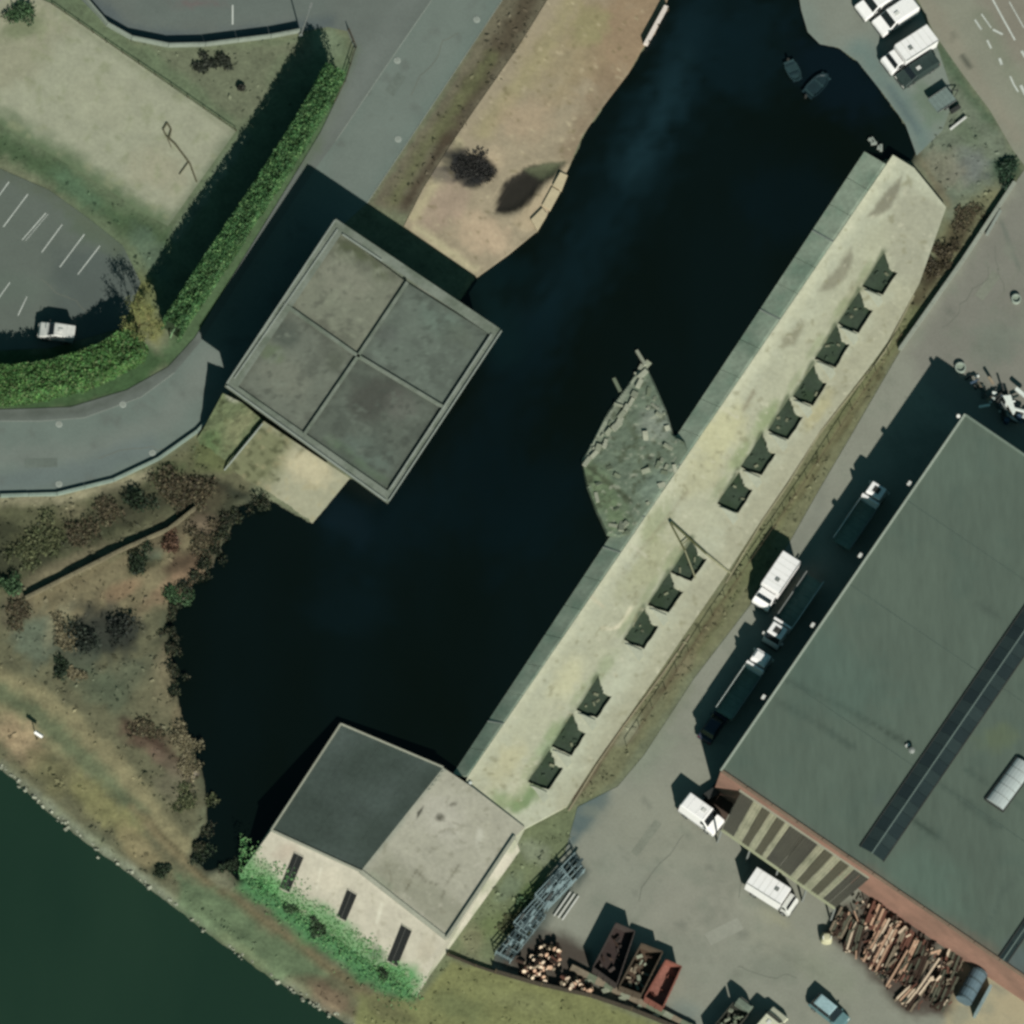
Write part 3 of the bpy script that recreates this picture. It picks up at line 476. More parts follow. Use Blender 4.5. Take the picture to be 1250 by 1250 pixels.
deck_layers = [('line', [(575,940),(830,580),(1085,200)], 16, (204,205,174), 9, .85), ('line', [(600,960),(720,800),(960,470),(1080,290)], 60, (176,176,146), 26, .6), ('line', [(700,985),(880,700),(1000,515),(1120,345)], 40, (164,162,134), 16, .7), ('poly', [(1078,250),(1110,225),(1155,253),(1122,345),(1090,330)], (164,164,140), 10, .8),
 ('poly', [(1102,212),(1100,230),(1088,255),(1075,264),(1056,266),(1066,255),(1080,235)], (126,124,104), 3, .85), ('poly', [(1040,300),(1042,320),(1032,340),(1016,352),(1000,355),(1010,340),(1024,322)], (134,132,110), 4, .8), ('poly', [(982,388),(980,405),(970,420),(957,424),(955,414),(968,402)], (136,134,108), 4, .75),
 ('blob', 880,530,34,22,-55,(196,194,152),.8), ('blob', 860,570,22,30,30,(186,184,146),.6), ('blob', 690,830,30,16,-55,(200,198,160),.8), ('blob', 620,930,26,16,-55,(188,184,146),.7), ('line', [(757,765),(745,768),(735,766)], 3, (222,216,184), 1.5, .9), ('line', [(770,742),(764,755),(752,766)], 4, (220,214,182), 2, .9),
 ('blob', 800,640,30,12,-55,(152,160,122),.7), ('blob', 790,690,20,44,35,(162,164,126),.6), ('blob', 640,975,26,12,-50,(112,136,88),.85), ('blob', 618,978,16,10,20,(126,146,98),.7), ('blob', 672,905,30,10,-55,(140,160,118),.7), ('blob', 735,820,30,9,-55,(150,162,124),.6), ('blob', 935,510,26,8,-55,(142,158,112),.7), ('blob', 905,555,26,8,-55,(150,162,116),.7), ('blob', 1040,360,40,7,-55,(150,150,118),.6),
 ('line', [(745,655),(775,668),(790,680)], 3, (198,196,170), 1.5, .8), ('line', [(870,490),(900,510)], 3, (198,196,166), 1.5, .8), ('line', [(706,715),(738,742)], 3, (196,190,160), 1.5, .8), ('line', [(908,500),(920,478)], 3, (136,128,102), 2, .7), ('line', [(840,600),(800,650),(760,700)], 2.5, (150,146,118), 2, .6),
 ('blob', 930,690,40,20,-55,(168,160,136),.6), ('blob', 1000,500,30,8,-55,(176,170,126),.6), ('blob', 640,950,30,10,-55,(192,190,160),.5), *[('line', [(x-19,y+11),(x-6,y-10),(x+4,y-29)], 5, (70,86,58), 2.5, .8) for x, y in WELLS], *[('blob', x-19, y-4, 18, 5, -57, (140,152,112), .5) for x, y in WELLS], ('speck', DECK, (140,138,106), 8, .16, .6), ('speck', DECK, (204,202,174), 6, .18, .5)]
o = sheet('deck', DECK, QZ, (184,187,161), deck_layers, CONC, cell=.5, parent=quay, holes=holes, thick=.4)
WELLM = mat('mossy_well', (58,72,56), mott=.3, mid=.7, fine=2.5, tint=(44,60,40), tintscale=.35)
WELLW = mat('well_wall', (120,124,98), mott=.25)
for k, h in enumerate(holes):
    wl = MB().loft(PL(h, QZ-.01), [v-Vector((0, 0, .5)) for v in PL(h, QZ)], caps=False).build('well_wall', WELLW, quay, local=False)
    MB().add([v-Vector((0, 0, .42)) for v in PL(h, QZ)], [list(range(28))]).build('well_floor', WELLM, quay, local=False)
    for _ in range(5): MB().box(P(WELLS[k][0]+random.uniform(-11, 10), WELLS[k][1]+random.uniform(-8, 14), QZ-.36), (random.uniform(.2, .6), random.uniform(.15, .3), .14), random.random()*3, random.uniform(-.3, .3)).build('fallen_block', random.choice([WELLW, WELLM, WELLM]), quay, local=False)
    x, y = WELLS[k]                           # pale triangular fin at each corner notch
    if k not in (7,):
        m1 = MB(); q = [(x+3+(-22), y+18), (x-21+8, y+24), (x-2, y+40), (x+4, y+33), (x+2, y+26), (x-14, y+19)]
        m1.loft(PL(q, QZ-.2), PL(q, QZ+.16)); m1.build('fin', mat('fin_concrete', (176,180,156), mott=.15) if k == 0 else bpy.data.materials['fin_concrete'], quay, local=False)
# sloped apron panels down to the painted shadow, cut at the joints seen in the photo
JOINT = [0.0, .085, .36, .417, .50, .735, .86, .985]
E0, E1 = Vector((552,946)), Vector((1063,173)); D0, D1 = Vector((571,948)), Vector((1090,189))
apr = mat('apron_concrete', (160,174,150), mott=.24, mid=.7, fine=2.0, tint=(128,148,126), tintscale=.35)
for a, b in zip(JOINT[:-1], JOINT[1:]):
    n = max(1, round((b-a)/.045))
    for i in range(n):
        t0 = a+(b-a)*i/n; t1 = a+(b-a)*(i+1)/n; e = .0012; t0 += e*.3; t1 -= e*.3
        top0, top1 = D0.lerp(D1, t0), D0.lerp(D1, t1); bt0, bt1 = E0.lerp(E1, t0), E0.lerp(E1, t1)
        dz = random.uniform(-.02, .02)
        T0, T1 = P(*top0, QZ-.04+dz), P(*top1, QZ-.04+dz); m0, m1v = P(*(top0.lerp(bt0, .12)), QZ-.08+dz), P(*(top1.lerp(bt1, .12)), QZ-.08+dz)
        B0, B1 = P(*bt0, -.2+dz), P(*bt1, -.2+dz); dn = Vector((0, 0, -2.2))
        MB().add([T0, T1, m1v, m0, B1, B0, T0+dn, T1+dn, B1+dn, B0+dn], [[0, 1, 2, 3], [3, 2, 4, 5], [5, 4, 8, 9], [6, 7, 1, 0], [0, 3, 5, 9, 6], [1, 7, 8, 4, 2]]).build('apron_panel', apr, quay, local=False)
for t in (.36, .417-.0, .50, .735, .86, .085):
    a, b = E0.lerp(E1, t), D0.lerp(D1, t)
    MB().bar(P(*a, -.16), P(*b, QZ+.01), .16, .1).build('joint_rib', KERB, quay, local=False)
# broken end at the north tip
for k in range(5):
    q = (1062+random.uniform(-6, 14), 172+random.uniform(-2, 16)); MB().box(P(*q, -.22), (random.uniform(.3, .8), .3, .4), random.random()*3).build('broken_block', KERB, quay, local=False)

# ---- sunlit rubble by the quay, outline shaped as the sun patch in the shadow
SUN_PATCH = [(785,440),(790,448),(800,470),(813,500),(822,530),(836,538),(842,551),(772,650),(756,656),(741,652),(728,625),(716,595),(709,562),(721,540),(736,510),(748,492),(765,470)]
def sun_patch_z(x, y):
    d = ((x-840)*(-.824)+(y-545)*(-.567))/PXM
    return np.maximum(-2.5, .78-np.maximum(d-.2, 0)*.09+fbm(x/10, y/10, 44)*.22-sstep((2+sdist(x, y, SUN_PATCH))/2)*.45)
sp = sheet('rubble_spit', SUN_PATCH, .2, (104,118,98), [('poly', [(712,560),(745,580),(770,640),(745,655),(722,610)], (104,122,88), 10, .8), ('line', [(786,448),(765,472),(740,510),(712,560)], 12, (156,162,140), 6, .7), ('line', [(718,570),(745,590),(770,612)], 4, (66,74,54), 3, .8), ('line', [(755,500),(775,530),(785,580)], 5, (84,94,70), 4, .6), ('blob', 800,520,18,24,-20,(142,150,134),.7), ('blob', 793,560,5,5,0,(50,54,44),.9), ('speck', SUN_PATCH, (74,82,60), 6, .08, .7), ('speck', SUN_PATCH, (160,164,142), 5, .14, .7), ('blob', 800,590,20,12,-55,(118,134,116),.8)], CONC, cell=.35, zfun=sun_patch_z, thick=2.2)
tag(sp, 'rubble spit of broken grey concrete sloping from the quay into the dark basin', 'rubble heap')
rb = empty('rubble', P(760,550), 'loose broken slabs and posts scattered on the rubble spit', 'rubble')
SLABM = [mat('slab_a', (136,142,120), mott=.2), mat('slab_b', (104,114,92), mott=.2), mat('slab_c', (156,160,138), mott=.2)]
for k in range(15):
    t = k/14; q = (786+(716-786)*t+random.uniform(-3, 3), 447+(560-447)*t+random.uniform(-4, 4)+ (8 if .2 < t < .8 else 0)); q = (q[0]+(4 if .2 < t < .8 else 2), q[1]+2); z = float(sun_patch_z(np.array([q[0]]), np.array([q[1]]))[0])
    MB().box(P(q[0], q[1], z+.08), (random.uniform(.6, 1.3), random.uniform(.4, .7), .3), heading(-70, 113)+random.uniform(-.3, .3), random.uniform(-.12, .12), random.uniform(-.15, .15)).build('broken_slab', SLABM[2 if k % 3 else 0], rb, local=False)
for k in range(34):
    for _ in range(30):
        q = (random.uniform(708, 835), random.uniform(446, 652)); dd = float(sdist(np.array([q[0]]), np.array([q[1]]), SUN_PATCH)[0])
        if dd < -2 and (dd > -14 or random.random() < .5): break
    z = float(sun_patch_z(np.array([q[0]]), np.array([q[1]]))[0])
    MB().box(P(q[0], q[1], z+.06), (random.uniform(.3, 1.3), random.uniform(.2, .6), random.uniform(.08, .22)), random.random()*3, random.uniform(-.25, .25), random.uniform(-.3, .3)).build('broken_slab', random.choice(SLABM), rb, local=False)
tag(MB().bar(P(788,446,.15), P(777,428,-.2), .34, .3).build('timber_baulk', SLABM[2]), 'pale timber baulk sticking out of the tip of the rubble spit into the water', 'timber')
tag(MB().bar(P(757,478,-.28), P(749,462,-.36), .4, .3).add([], []).build('sunken_block', SLABM[1]), 'half sunken grey block just off the rubble spit', 'concrete block')
# ================================================================== BUILDINGS
def coplanar_z(x, y, a, b, c):
    n = (b-a).cross(c-a); p0 = P(x, y, 0); d = P(x, y, 1)-p0
    return n.dot(a-p0)/n.dot(d)
def on_plane(x, y, a, b, c): return P(x, y, coplanar_z(x, y, a, b, c))
# ---- sluice bunker at the foot of the painted shadow
BW, BS, TS = P(291,1069,-.3), P(505,1223,-.3), P(545,1146,3.4)
zm = coplanar_z(440,1064,BW,BS,TS); ze = coplanar_z(331,1014,BW,BS,TS)
TMID, TW = P(440,1064,zm), P(331,1014,ze)
T2 = P(641,1010,1.1); opl = lambda x, y: on_plane(x, y, TS, TMID, T2)
TR, T1, T3 = opl(541,937), opl(578,962), opl(628,1022); TN = on_plane(416,884,TW,TMID,TR)
bunker = empty('sluice_bunker', (BW+BS)/2, 'cream concrete bunker with half dark roof and three dark slots in its sloping river wall', 'building')
CREAMW = mat('bunker_wall', (186,182,162), mott=.16, bump=.1, tint=(150,156,128), tintscale=.3)
dn = lambda v, z=-2.0: Vector((v.x, v.y, z))
FW = [(291,1069),(505,1223),(545,1146),(440,1064),(331,1014)]
sheet('front_wall', FW, 1, (176,172,152), [('poly', [(285,1022),(312,1050),(345,1082),(380,1104),(428,1134),(455,1165),(476,1172),(512,1176),(515,1235),(285,1095)], (80,134,80), 12, .95), ('line', [(392,1060),(386,1086)], 3, (210,208,186), 2, .8), ('line', [(466,1104),(460,1126)], 3, (206,204,182), 2, .7), ('line', [(305,1050),(330,1085),(400,1130),(460,1178)], 16, (128,150,112), 12, .5), ('blob', 325,1085,20,10,35,(88,150,88),.8), ('blob', 390,1140,34,9,35,(52,92,54),.8), ('blob', 460,1165,10,12,-30,(56,96,58),.7), ('blob', 470,1190,24,6,30,(48,84,50),.7), ('blob', 430,1165,20,8,35,(92,140,92),.7), ('line', [(331,1017),(440,1067),(545,1149)], 8, (188,184,164), 4, .6), ('blob', 350,1040,14,12,0,(160,146,128),.5), ('blob', 400,1075,20,14,0,(190,184,162),.6), ('blob', 520,1160,10,20,30,(166,160,138),.6), ('speck', FW, (150,146,124), 7, .14, .5)], CONC, cell=.4, zfun=lambda X, Y: [coplanar_z(x, y, BW, BS, TS) for x, y in zip(X, Y)], parent=bunker)
BE = P(636,1042,-.3)
MB().add([BS, BE, T3, TS], [[0, 1, 2, 3]]).build('side_wall', CREAMW, bunker, local=False)
MB().add([T3, BE, dn(T2), T2], [[0, 1, 2, 3]]).add([T2, dn(T2), dn(T1), T1], [[0, 1, 2, 3]]).add([T1, dn(T1), dn(TR), TR], [[0, 1, 2, 3]]).add([TR, dn(TR), dn(TN), TN], [[0, 1, 2, 3]]).add([TN, dn(TN), BW, TW], [[0, 1, 2, 3]]).build('back_wall', CREAMW, bunker, local=False)
FLATP = [(541,937),(578,962),(641,1010),(628,1022),(545,1146),(440,1064)]
FLATP = [(541,937),(578,962),(641,1010),(628,1022),(545,1146),(440,1064)]
zflat = lambda x, y: np.full(np.shape(x), 7.2)
zflat = lambda X, Y: [coplanar_z(x, y, TS, TMID, T2) for x, y in zip(X, Y)]
o = sheet('flat_roof', FLATP, 2.2, (176,174,153), [('blob', 540,1000,34,28,30,(190,187,168),.8), ('blob', 590,1010,26,18,30,(176,174,152),.6), ('poly', [(445,1064),(470,1035),(545,1090),(570,1110),(545,1140)], (150,150,128), 10, .8), ('line', [(541,938),(500,985),(442,1062)], 8, (150,156,138), 4, .7), ('line', [(508,1062),(494,1090)], 2.2, (112,110,90), 1.2, .9), ('line', [(508,1062),(520,1076),(534,1080)], 2.2, (118,116,96), 1.2, .8), ('line', [(560,1056),(545,1080),(538,1100)], 2.2, (118,116,96), 1.2, .7), ('line', [(470,1050),(478,1070),(474,1085)], 2.2, (128,126,104), 1.4, .7),
 ('poly', [(509,991),(517,984),(515,992),(509,1000)], (58,58,48), 1.2, .95), ('blob', 537,998,6,5,0,(84,82,68),.9), ('blob', 553,982,5,2.5,-10,(104,102,86),.8), ('speck', FLATP, (144,142,120), 7, .14, .6), ('speck', FLATP, (194,190,170), 5, .18, .5), ('blob', 585,1020,5,12,10,(206,204,184),.6), ('blob', 460,1075,20,8,35,(140,150,124),.5)], CONC, cell=.5, parent=bunker, zfun=zflat)
# dark half of the roof: pitched down towards the painted shadow, laid in felt strips
FELT = mat('roof_felt_dark', (70,82,73), mott=.2, mid=.3, fine=2.0, tint=(84,96,88), tintscale=.12)
a0, a1, b0, b1 = TW, TN, TMID, TR
for k in range(5):
    t0, t1 = k/5+.0004, (k+1)/5-.0004
    A, B, Cc, D = a0.lerp(b0, t0), a1.lerp(b1, t0), a1.lerp(b1, t1), a0.lerp(b0, t1); e = Vector((0, 0, .03+.003*(k % 2)))
    lo = Vector((0, 0, -.05)); MB().loft([A+lo, B+lo, Cc+lo, D+lo], [A+e, B+e, Cc+e, D+e]).build('felt_strip', FELT, bunker, local=False)
CURB = mat('roof_curb', (160,162,142), mott=.15)
for A, B, wd, hh in ((TW, TN, .22, .18), (TN, TR, .2, .14), (TMID, TS, .5, .12), (T3, TS, .34, .3), (TW, TMID, .26, .16)):
    MB().bar(A+Vector((0, 0, hh/2)), B+Vector((0, 0, hh/2)), wd, hh).build('roof_edge', CURB, bunker, local=False)
for A, B in ((opl(540,943), opl(520,970)),):
    for k in range(5): MB().box(A.lerp(B, k/5), (.3, .16, .12), .6).build('coping_stone', CURB, bunker, local=False)
wn = (BS-BW).cross(TS-BW).normalized()
if wn.z < 0: wn = -wn
SLAT = mat('slot_slat', (64,66,60), mott=.1)
SLOTD = mat('slot_dark', (22,26,24), mott=.1)
for q in ([(359,1040),(371,1046),(353,1090),(341,1084)], [(424,1085),(436,1092),(422,1125),(411,1119)], [(490,1128),(503,1136),(485,1180),(472,1173)]):
    c4 = [on_plane(x, y, BW, BS, TS) for x, y in q]
    sl_ = MB().loft([v-wn*.02 for v in c4], [v+wn*.035 for v in c4]).build('window_slot', SLOTD, bunker, local=False)
    for i in (0, 2):
        fr = MB().bar(c4[i]+wn*.05, c4[(i+1) % 4]+wn*.05, .1, .1).build('frame', CREAMW, sl_)
    for t in (.45,):
        MB().bar(c4[0].lerp(c4[1], t)+wn*.06, c4[3].lerp(c4[2], t)+wn*.06, .09, .06).build('slat', SLAT, sl_)
    for i, ch in enumerate(KIDS[sl_.name]): ch.location = (0, 0, 0)
# ---- square concrete block with four roof panels
N_, E_, S_, W_ = (410,267), (613,403), (474,613), (275,470)
n_, e_, s2, w2 = (417,285), (599,409), (473,599), (291,472)
HB = 6.0
block = empty('concrete_block', P(440,440), 'square grey concrete block with four roof panels parted by a cross of ribs', 'building')
BLKW = mat('block_wall', (118,124,110), mott=.2, tint=(94,106,84), tintscale=.4)
ring = PL([N_, E_, S_, W_], HB); base = PL([(412,271), (595,391), (468,581), (287,453)], HB-.5)   # the slab overhangs its walls
for i in range(4):
    A, B = ring[i], ring[(i+1) % 4]
    A2, B2 = base[i], base[(i+1) % 4]; MB().add([A2, B2, dn(B2, -3.4), dn(A2, -3.4)], [[0, 1, 2, 3]]).build('wall', BLKW, block, local=False)
MB().loft([v-Vector((0, 0, .55)) for v in ring], [v-Vector((0, 0, .3)) for v in ring]).build('roof_slab', BLKW, block, local=False)
RIM = mat('block_rim', (120,128,114), mott=.18, tint=(98,108,92), tintscale=.5)
for q in ([N_, E_, e_, n_], [E_, S_, s2, e_], [S_, W_, w2, s2], [W_, N_, n_, w2]):
    MB().loft(PL(q, HB-.35), PL(q, HB+.22)).build('roof_rim', RIM, block, local=False)
def lip(q0, q1, wd=.16, h=.2, z=HB+.3): MB().bar(P(*q0, z), P(*q1, z), wd, h).build('parapet_lip', mat_lip, block, local=False)
mat_lip = mat('block_lip', (138,146,134), mott=.12)
lip((612,404), (475,611)); lip((471,611), (277,471)); lip((277,468), (409,269)); lip((418,286), (466,318)); lip((286,462), (412,280), z=HB+.26); lip((600,408), (476,597), z=HB+.26)
nw, ne, sw_, se = (346,371), (497,345), (371,531), (542,498); ce = (437,435)
PAN = [([n_, ne, ce, nw], (118,122,104), [('blob', 445,305,52,22,30,(72,80,54),.9), ('blob', 420,340,30,22,20,(128,130,112),.7), ('blob', 425,415,14,10,0,(88,92,78),.7)]),
       ([ne, e_, se, ce], (98,108,96), [('blob', 540,390,30,20,30,(104,120,106),.7), ('blob', 470,410,20,16,0,(86,92,84),.7), ('blob', 560,410,24,16,30,(86,94,80),.6)]),
       ([nw, ce, sw_, w2], (106,112,98), [('blob', 340,402,28,16,35,(74,82,72),.85), ('blob', 350,460,34,24,30,(118,122,106),.7), ('blob', 410,440,14,14,0,(84,90,76),.8), ('blob', 330,430,18,10,20,(94,108,80),.7)]),
       ([ce, se, s2, sw_], (90,98,86), [('blob', 455,485,34,28,0,(70,72,64),.85), ('blob', 440,560,34,26,0,(94,108,96),.7), ('blob', 490,500,20,20,30,(102,104,94),.5), ('line', [(400,535),(470,590)], 10, (88,106,80), 6, .6)])]
for q, c, L in PAN:
    sheet('roof_panel', q, HB, c, L+[('speck', q, tuple(int(v*.76) for v in c), 7, .10, .7), ('speck', q, tuple(int(v*.84) for v in c), 22, .06, .6), ('speck', q, tuple(int(v*1.14) for v in c), 10, .10, .6), *[('line', [q[i], q[(i+1) % 4]], 8, tuple(int(v*.78) for v in c), 7, .6) for i in range(4)]], CONC, cell=.5, parent=block, thick=.25)
for a, b in ((nw, ce), (ce, se), (ne, ce), (ce, sw_)):
    MB().bar(P(*a, HB+.1), P(*b, HB+.1), .34, .40).build('rib', RIM, block, local=False)
tag(MB().cyl(P(301,508,0), P(301,508,3), .3, n=10).build('vent_pipe', KERB), 'short round pipe standing at the west corner foot of the concrete block', 'pipe')
# ---- ramp and grass bank against the block
def ramp_z(x, y): return np.clip(4.3-((x-372)*(-.53)+(y-549)*.85)/70*4.5, -.6, 4.5)
RAMP = [(322,514),(427,584),(378,643),(272,576)]
tag(sheet('concrete_ramp', RAMP, 0, (140,140,116), [('poly', [(318,510),(356,538),(322,610),(266,578)], (96,100,70), 14, .9), ('speck', [(318,510),(375,545),(335,620),(266,578)], (62,66,42), 5, .04, .75), ('speck', RAMP, (142,136,104), 7, .12, .5), ('blob', 375,570,26,18,30,(176,168,136),.6)], CONC, cell=.5, zfun=ramp_z), 'cream sloping concrete ramp below the square block, overgrown along its west side', 'ramp')
MB().bar(P(321,517,4.25), P(274,574,.05), .14, .22).build('ramp_edge', KERB)
bpy.data.objects['ramp_edge']['label'] = 'thin concrete edge between the grass bank and the cream ramp'; bpy.data.objects['ramp_edge']['category'] = 'kerb'
def bank_z(x, y): return np.clip(3.9-((x-300)*(-.62)+(y-495)*.78)/74*4.2, -.1, 4.0)+fbm(x/8, y/8, 71)*.35
tag(sheet('grass_bank', [(272,480),(296,492),(322,514),(272,576),(236,566),(232,548),(248,524)], 0, (90,100,70), [('blob', 255,540,22,14,-40,(76,98,60),.7), ('speck', [(230,470),(330,470),(330,590),(230,590)], (64,70,44), 5, .08, .7), ('blob', 290,520,14,26,40,(120,122,90),.7), ('blob', 285,485,10,6,30,(150,152,132),.8)], ZONE, cell=.4, zfun=bank_z), kind='structure')

# ---- warehouse
HW = 6.3
wn_, ww_, ws_, we_ = (1178,506), (880,941), (1436,1319), (1734,884)
wh = empty('warehouse', P(1250,850), 'large flat grey-green warehouse roof with dark ridge skylights and a pink brick end wall', 'warehouse')
BRICK = mat('pink_brick', (150,116,98), mott=.14, mid=.8, fine=5, tint=(132,104,88), tintscale=.25)
SIDE = mat('warehouse_side', (108,112,100), mott=.15)
rg = PL([wn_, ww_, ws_, we_], HW)
for i in range(4):
    A, B = rg[i], rg[(i+1) % 4]
    MB().add([A, B, dn(B, -.2), dn(A, -.2)], [[0, 1, 2, 3]]).build('wall', BRICK if i == 1 else SIDE, wh, local=False)
RF = [wn_, ww_, ws_, we_]
sheet('roof', RF, HW+.02, (85,99,86), [('line', [(955,828),(1040,868),(1112,912)], 5, (56,68,58), 4, .9), ('line', [(948,855),(1000,885),(1040,912)], 5, (62,76,66), 4, .8), ('line', [(1020,600),(1120,655),(1200,690)], 4, (78,94,82), 4, .5), ('blob', 1205,745,20,4,30,(70,82,72),.6), ('line', [(1180,940),(1250,985)], 5, (64,80,70), 4, .7), ('line', [(1145,955),(1220,1010)], 8, (64,78,68), 5, .75), ('line', [(1115,1000),(1150,1025)], 4, (56,70,60), 3, .9),
  ('line', [(884,945),(980,1010),(1060,1066)], 10, (92,92,82), 6, .6), ('line', [(1060,1062),(1150,1122),(1250,1190)], 14, (104,96,82), 7, .7), ('blob', 1010,820,80,50,30,(80,100,88),.6), ('blob', 1110,700,60,50,30,(90,104,90),.6), ('blob', 1130,1080,60,40,30,(88,108,94),.7), ('blob', 1160,570,30,30,0,(92,108,94),.6), ('blob', 1215,900,24,14,-20,(98,110,78),.5), ('line', [(1200,1140),(1225,1090),(1250,1060)], 4, (74,88,78), 3, .7), ('blob', 1245,1170,20,20,0,(86,100,98),.8), ('speck', RF, (80,96,84), 30, .1, .5), ('blob', 1075,975,8,8,0,(78,92,84),.6), ('line', [(1100,1130),(1180,1170)], 6, (84,104,92), 6, .5)], ROOFM, cell=1.1, parent=wh)
EDGE = mat('roof_trim', (150,160,144), mott=.12)
BRTOP = mat('brick_coping', (120,104,86), mott=.2)
MB().bar(P(1178,506,HW+.12), P(880,941,HW+.12), .24, .3).build('roof_trim', EDGE, wh, local=False)
MB().bar(P(1179,507,HW+.1), P(1734,884,HW+.1), .2, .24).build('roof_trim', mat('roof_trim_dim', (112,126,112), mott=.12), wh, local=False)
A, B = P(880,941,HW), P(1436,1319,HW)
for k in range(18):
    p, q = A.lerp(B, k/18+.0006), A.lerp(B, (k+1)/18-.0006); MB().bar(p+Vector((0, 0, .1)), q+Vector((0, 0, .1)), .3, .24).build('coping_stone', BRTOP, wh, local=False)
# seams in the roof felt, laid as raised laps
LAP = mat('felt_lap', (78,93,82), mott=.12)
for t in (.24, .475, .74):
    a = P(*[wn_[i]+(ww_[i]-wn_[i])*t for i in (0, 1)], HW+.03); b = P(*[we_[i]+(ws_[i]-we_[i])*t for i in (0, 1)], HW+.03)
    MB().bar(a, b, .10, .02).build('felt_lap', LAP, wh, local=False)
def ridge(a, b, wid, hgt, n, label=None):
    A, B = P(*a, HW+.03), P(*b, HW+.03); d = (B-A).normalized(); nn = Vector((d.y, -d.x, 0)); up = Vector((0, 0, 1))
    r = MB().bar(A+up*hgt, B+up*hgt, .14, .08).build('ridge_skylight', EDGE_D, wh, local=False)
    for sgn in (-1, 1):
        cv = [A+nn*sgn*wid/2, B+nn*sgn*wid/2]
        o = MB().bar(cv[0]+up*.08, cv[1]+up*.08, .12, .18).build('upstand', DARKMETAL, r)
        for k in range(n):
            p, q = A.lerp(B, (k+.012)/n), A.lerp(B, (k+.988)/n); o1, o2 = nn*sgn*.08, nn*sgn*(wid/2-.04)
            hz = random.uniform(0, .015)
            vs = [p+o1+up*(hgt+hz), q+o1+up*(hgt+hz), q+o2+up*(.14+hz), p+o2+up*(.14+hz)]; lo = Vector((0, 0, -.03))
            MB().loft([v+lo for v in vs], vs).build('pane', PANEM[(k*7+int(sgn > 0)*3) % 3], r)
EDGE_D = mat('ridge_bar', (100,116,108), mott=.1)
PANEM = [mat('pane_a', (42,54,53), rough=.35, mott=.12), mat('pane_b', (46,58,56), rough=.35, mott=.12), mat('pane_c', (39,50,50), rough=.35, mott=.12)]
ridge((1064,1043), (1330,655), 3.1, .42, 30)
ridge((1224,1173), (1420,888), 1.1, .18, 14)
# white barrel rooflight
A, B = P(1214,983,HW), P(1251,933,HW); d = (B-A).normalized(); nn = Vector((d.y, -d.x, 0))
def arc(C, r): return [C+nn*(-math.cos(math.pi*k/8)*r)+Vector((0, 0, .25+math.sin(math.pi*k/8)*r*.42)) for k in range(9)]
bl = MB().loft(arc(A, 1.12), arc(B, 1.12)).build('barrel_rooflight', mat('opal_glazing', (168,178,172), rough=.35, mott=.08, spec=.5), wh, local=False)
fr = MB(); 
for sg in (-1.2, 1.2): fr.bar(A+nn*sg+Vector((0, 0, .14)), B+nn*sg+Vector((0, 0, .14)), .14, .3)
for C in (A-d*.1, B+d*.1): fr.bar(C-nn*1.27+Vector((0, 0, .14)), C+nn*1.27+Vector((0, 0, .14)), .14, .3)
fr.build('frame', DARKMETAL, bl)
for k in range(1, 5):
    C = A.lerp(B, k/5); m1 = MB(); q = arc(C, 1.14)
    for i in range(8): m1.bar(q[i], q[i+1], .05, .04)
    m1.build('glazing_bar', METAL, bl)
vt = MB().cyl(P(1113,916,HW), P(1113,916,HW+.7), .22, n=10).build('roof_vent', WHITEP, wh, local=False)
MB().cyl(P(1113,916,HW+.72), P(1113,916,HW+.86), .36, .12, 10).build('cowl', METAL, vt)
MB().box(P(1108,910,HW+.15), (.5, .3, .3), .6).build('roof_box', WHITEDIRT, wh, local=False)
for x, y in ((1110,590), (1050,678), (992,763), (932,851)):
    r = empty('wall_lamp', P(x, y, 0), 'white wall lamp on the shaded long side of the warehouse, %s' % {1110:'nearest its north corner', 1050:'second from its north corner', 992:'third from its north corner', 932:'nearest its west corner'}[x], 'lamp', group='lamps along the warehouse wall')
    C = P(x, y, 6.1); MB().box(C, (.5, .34, .24), heading(298, -435)).build('lamp_body', WHITEDIRT, r, local=False)
    MB().bar(C+Vector((.1, -.06, 0)), C+Vector((.75, -.5, -.05)), .1).build('arm', METAL, r, local=False)
MB().cyl(P(1170,508,5.9), P(1170,508,6.5), .22, n=8).build('downpipe_head', WHITEDIRT, wh, local=False)

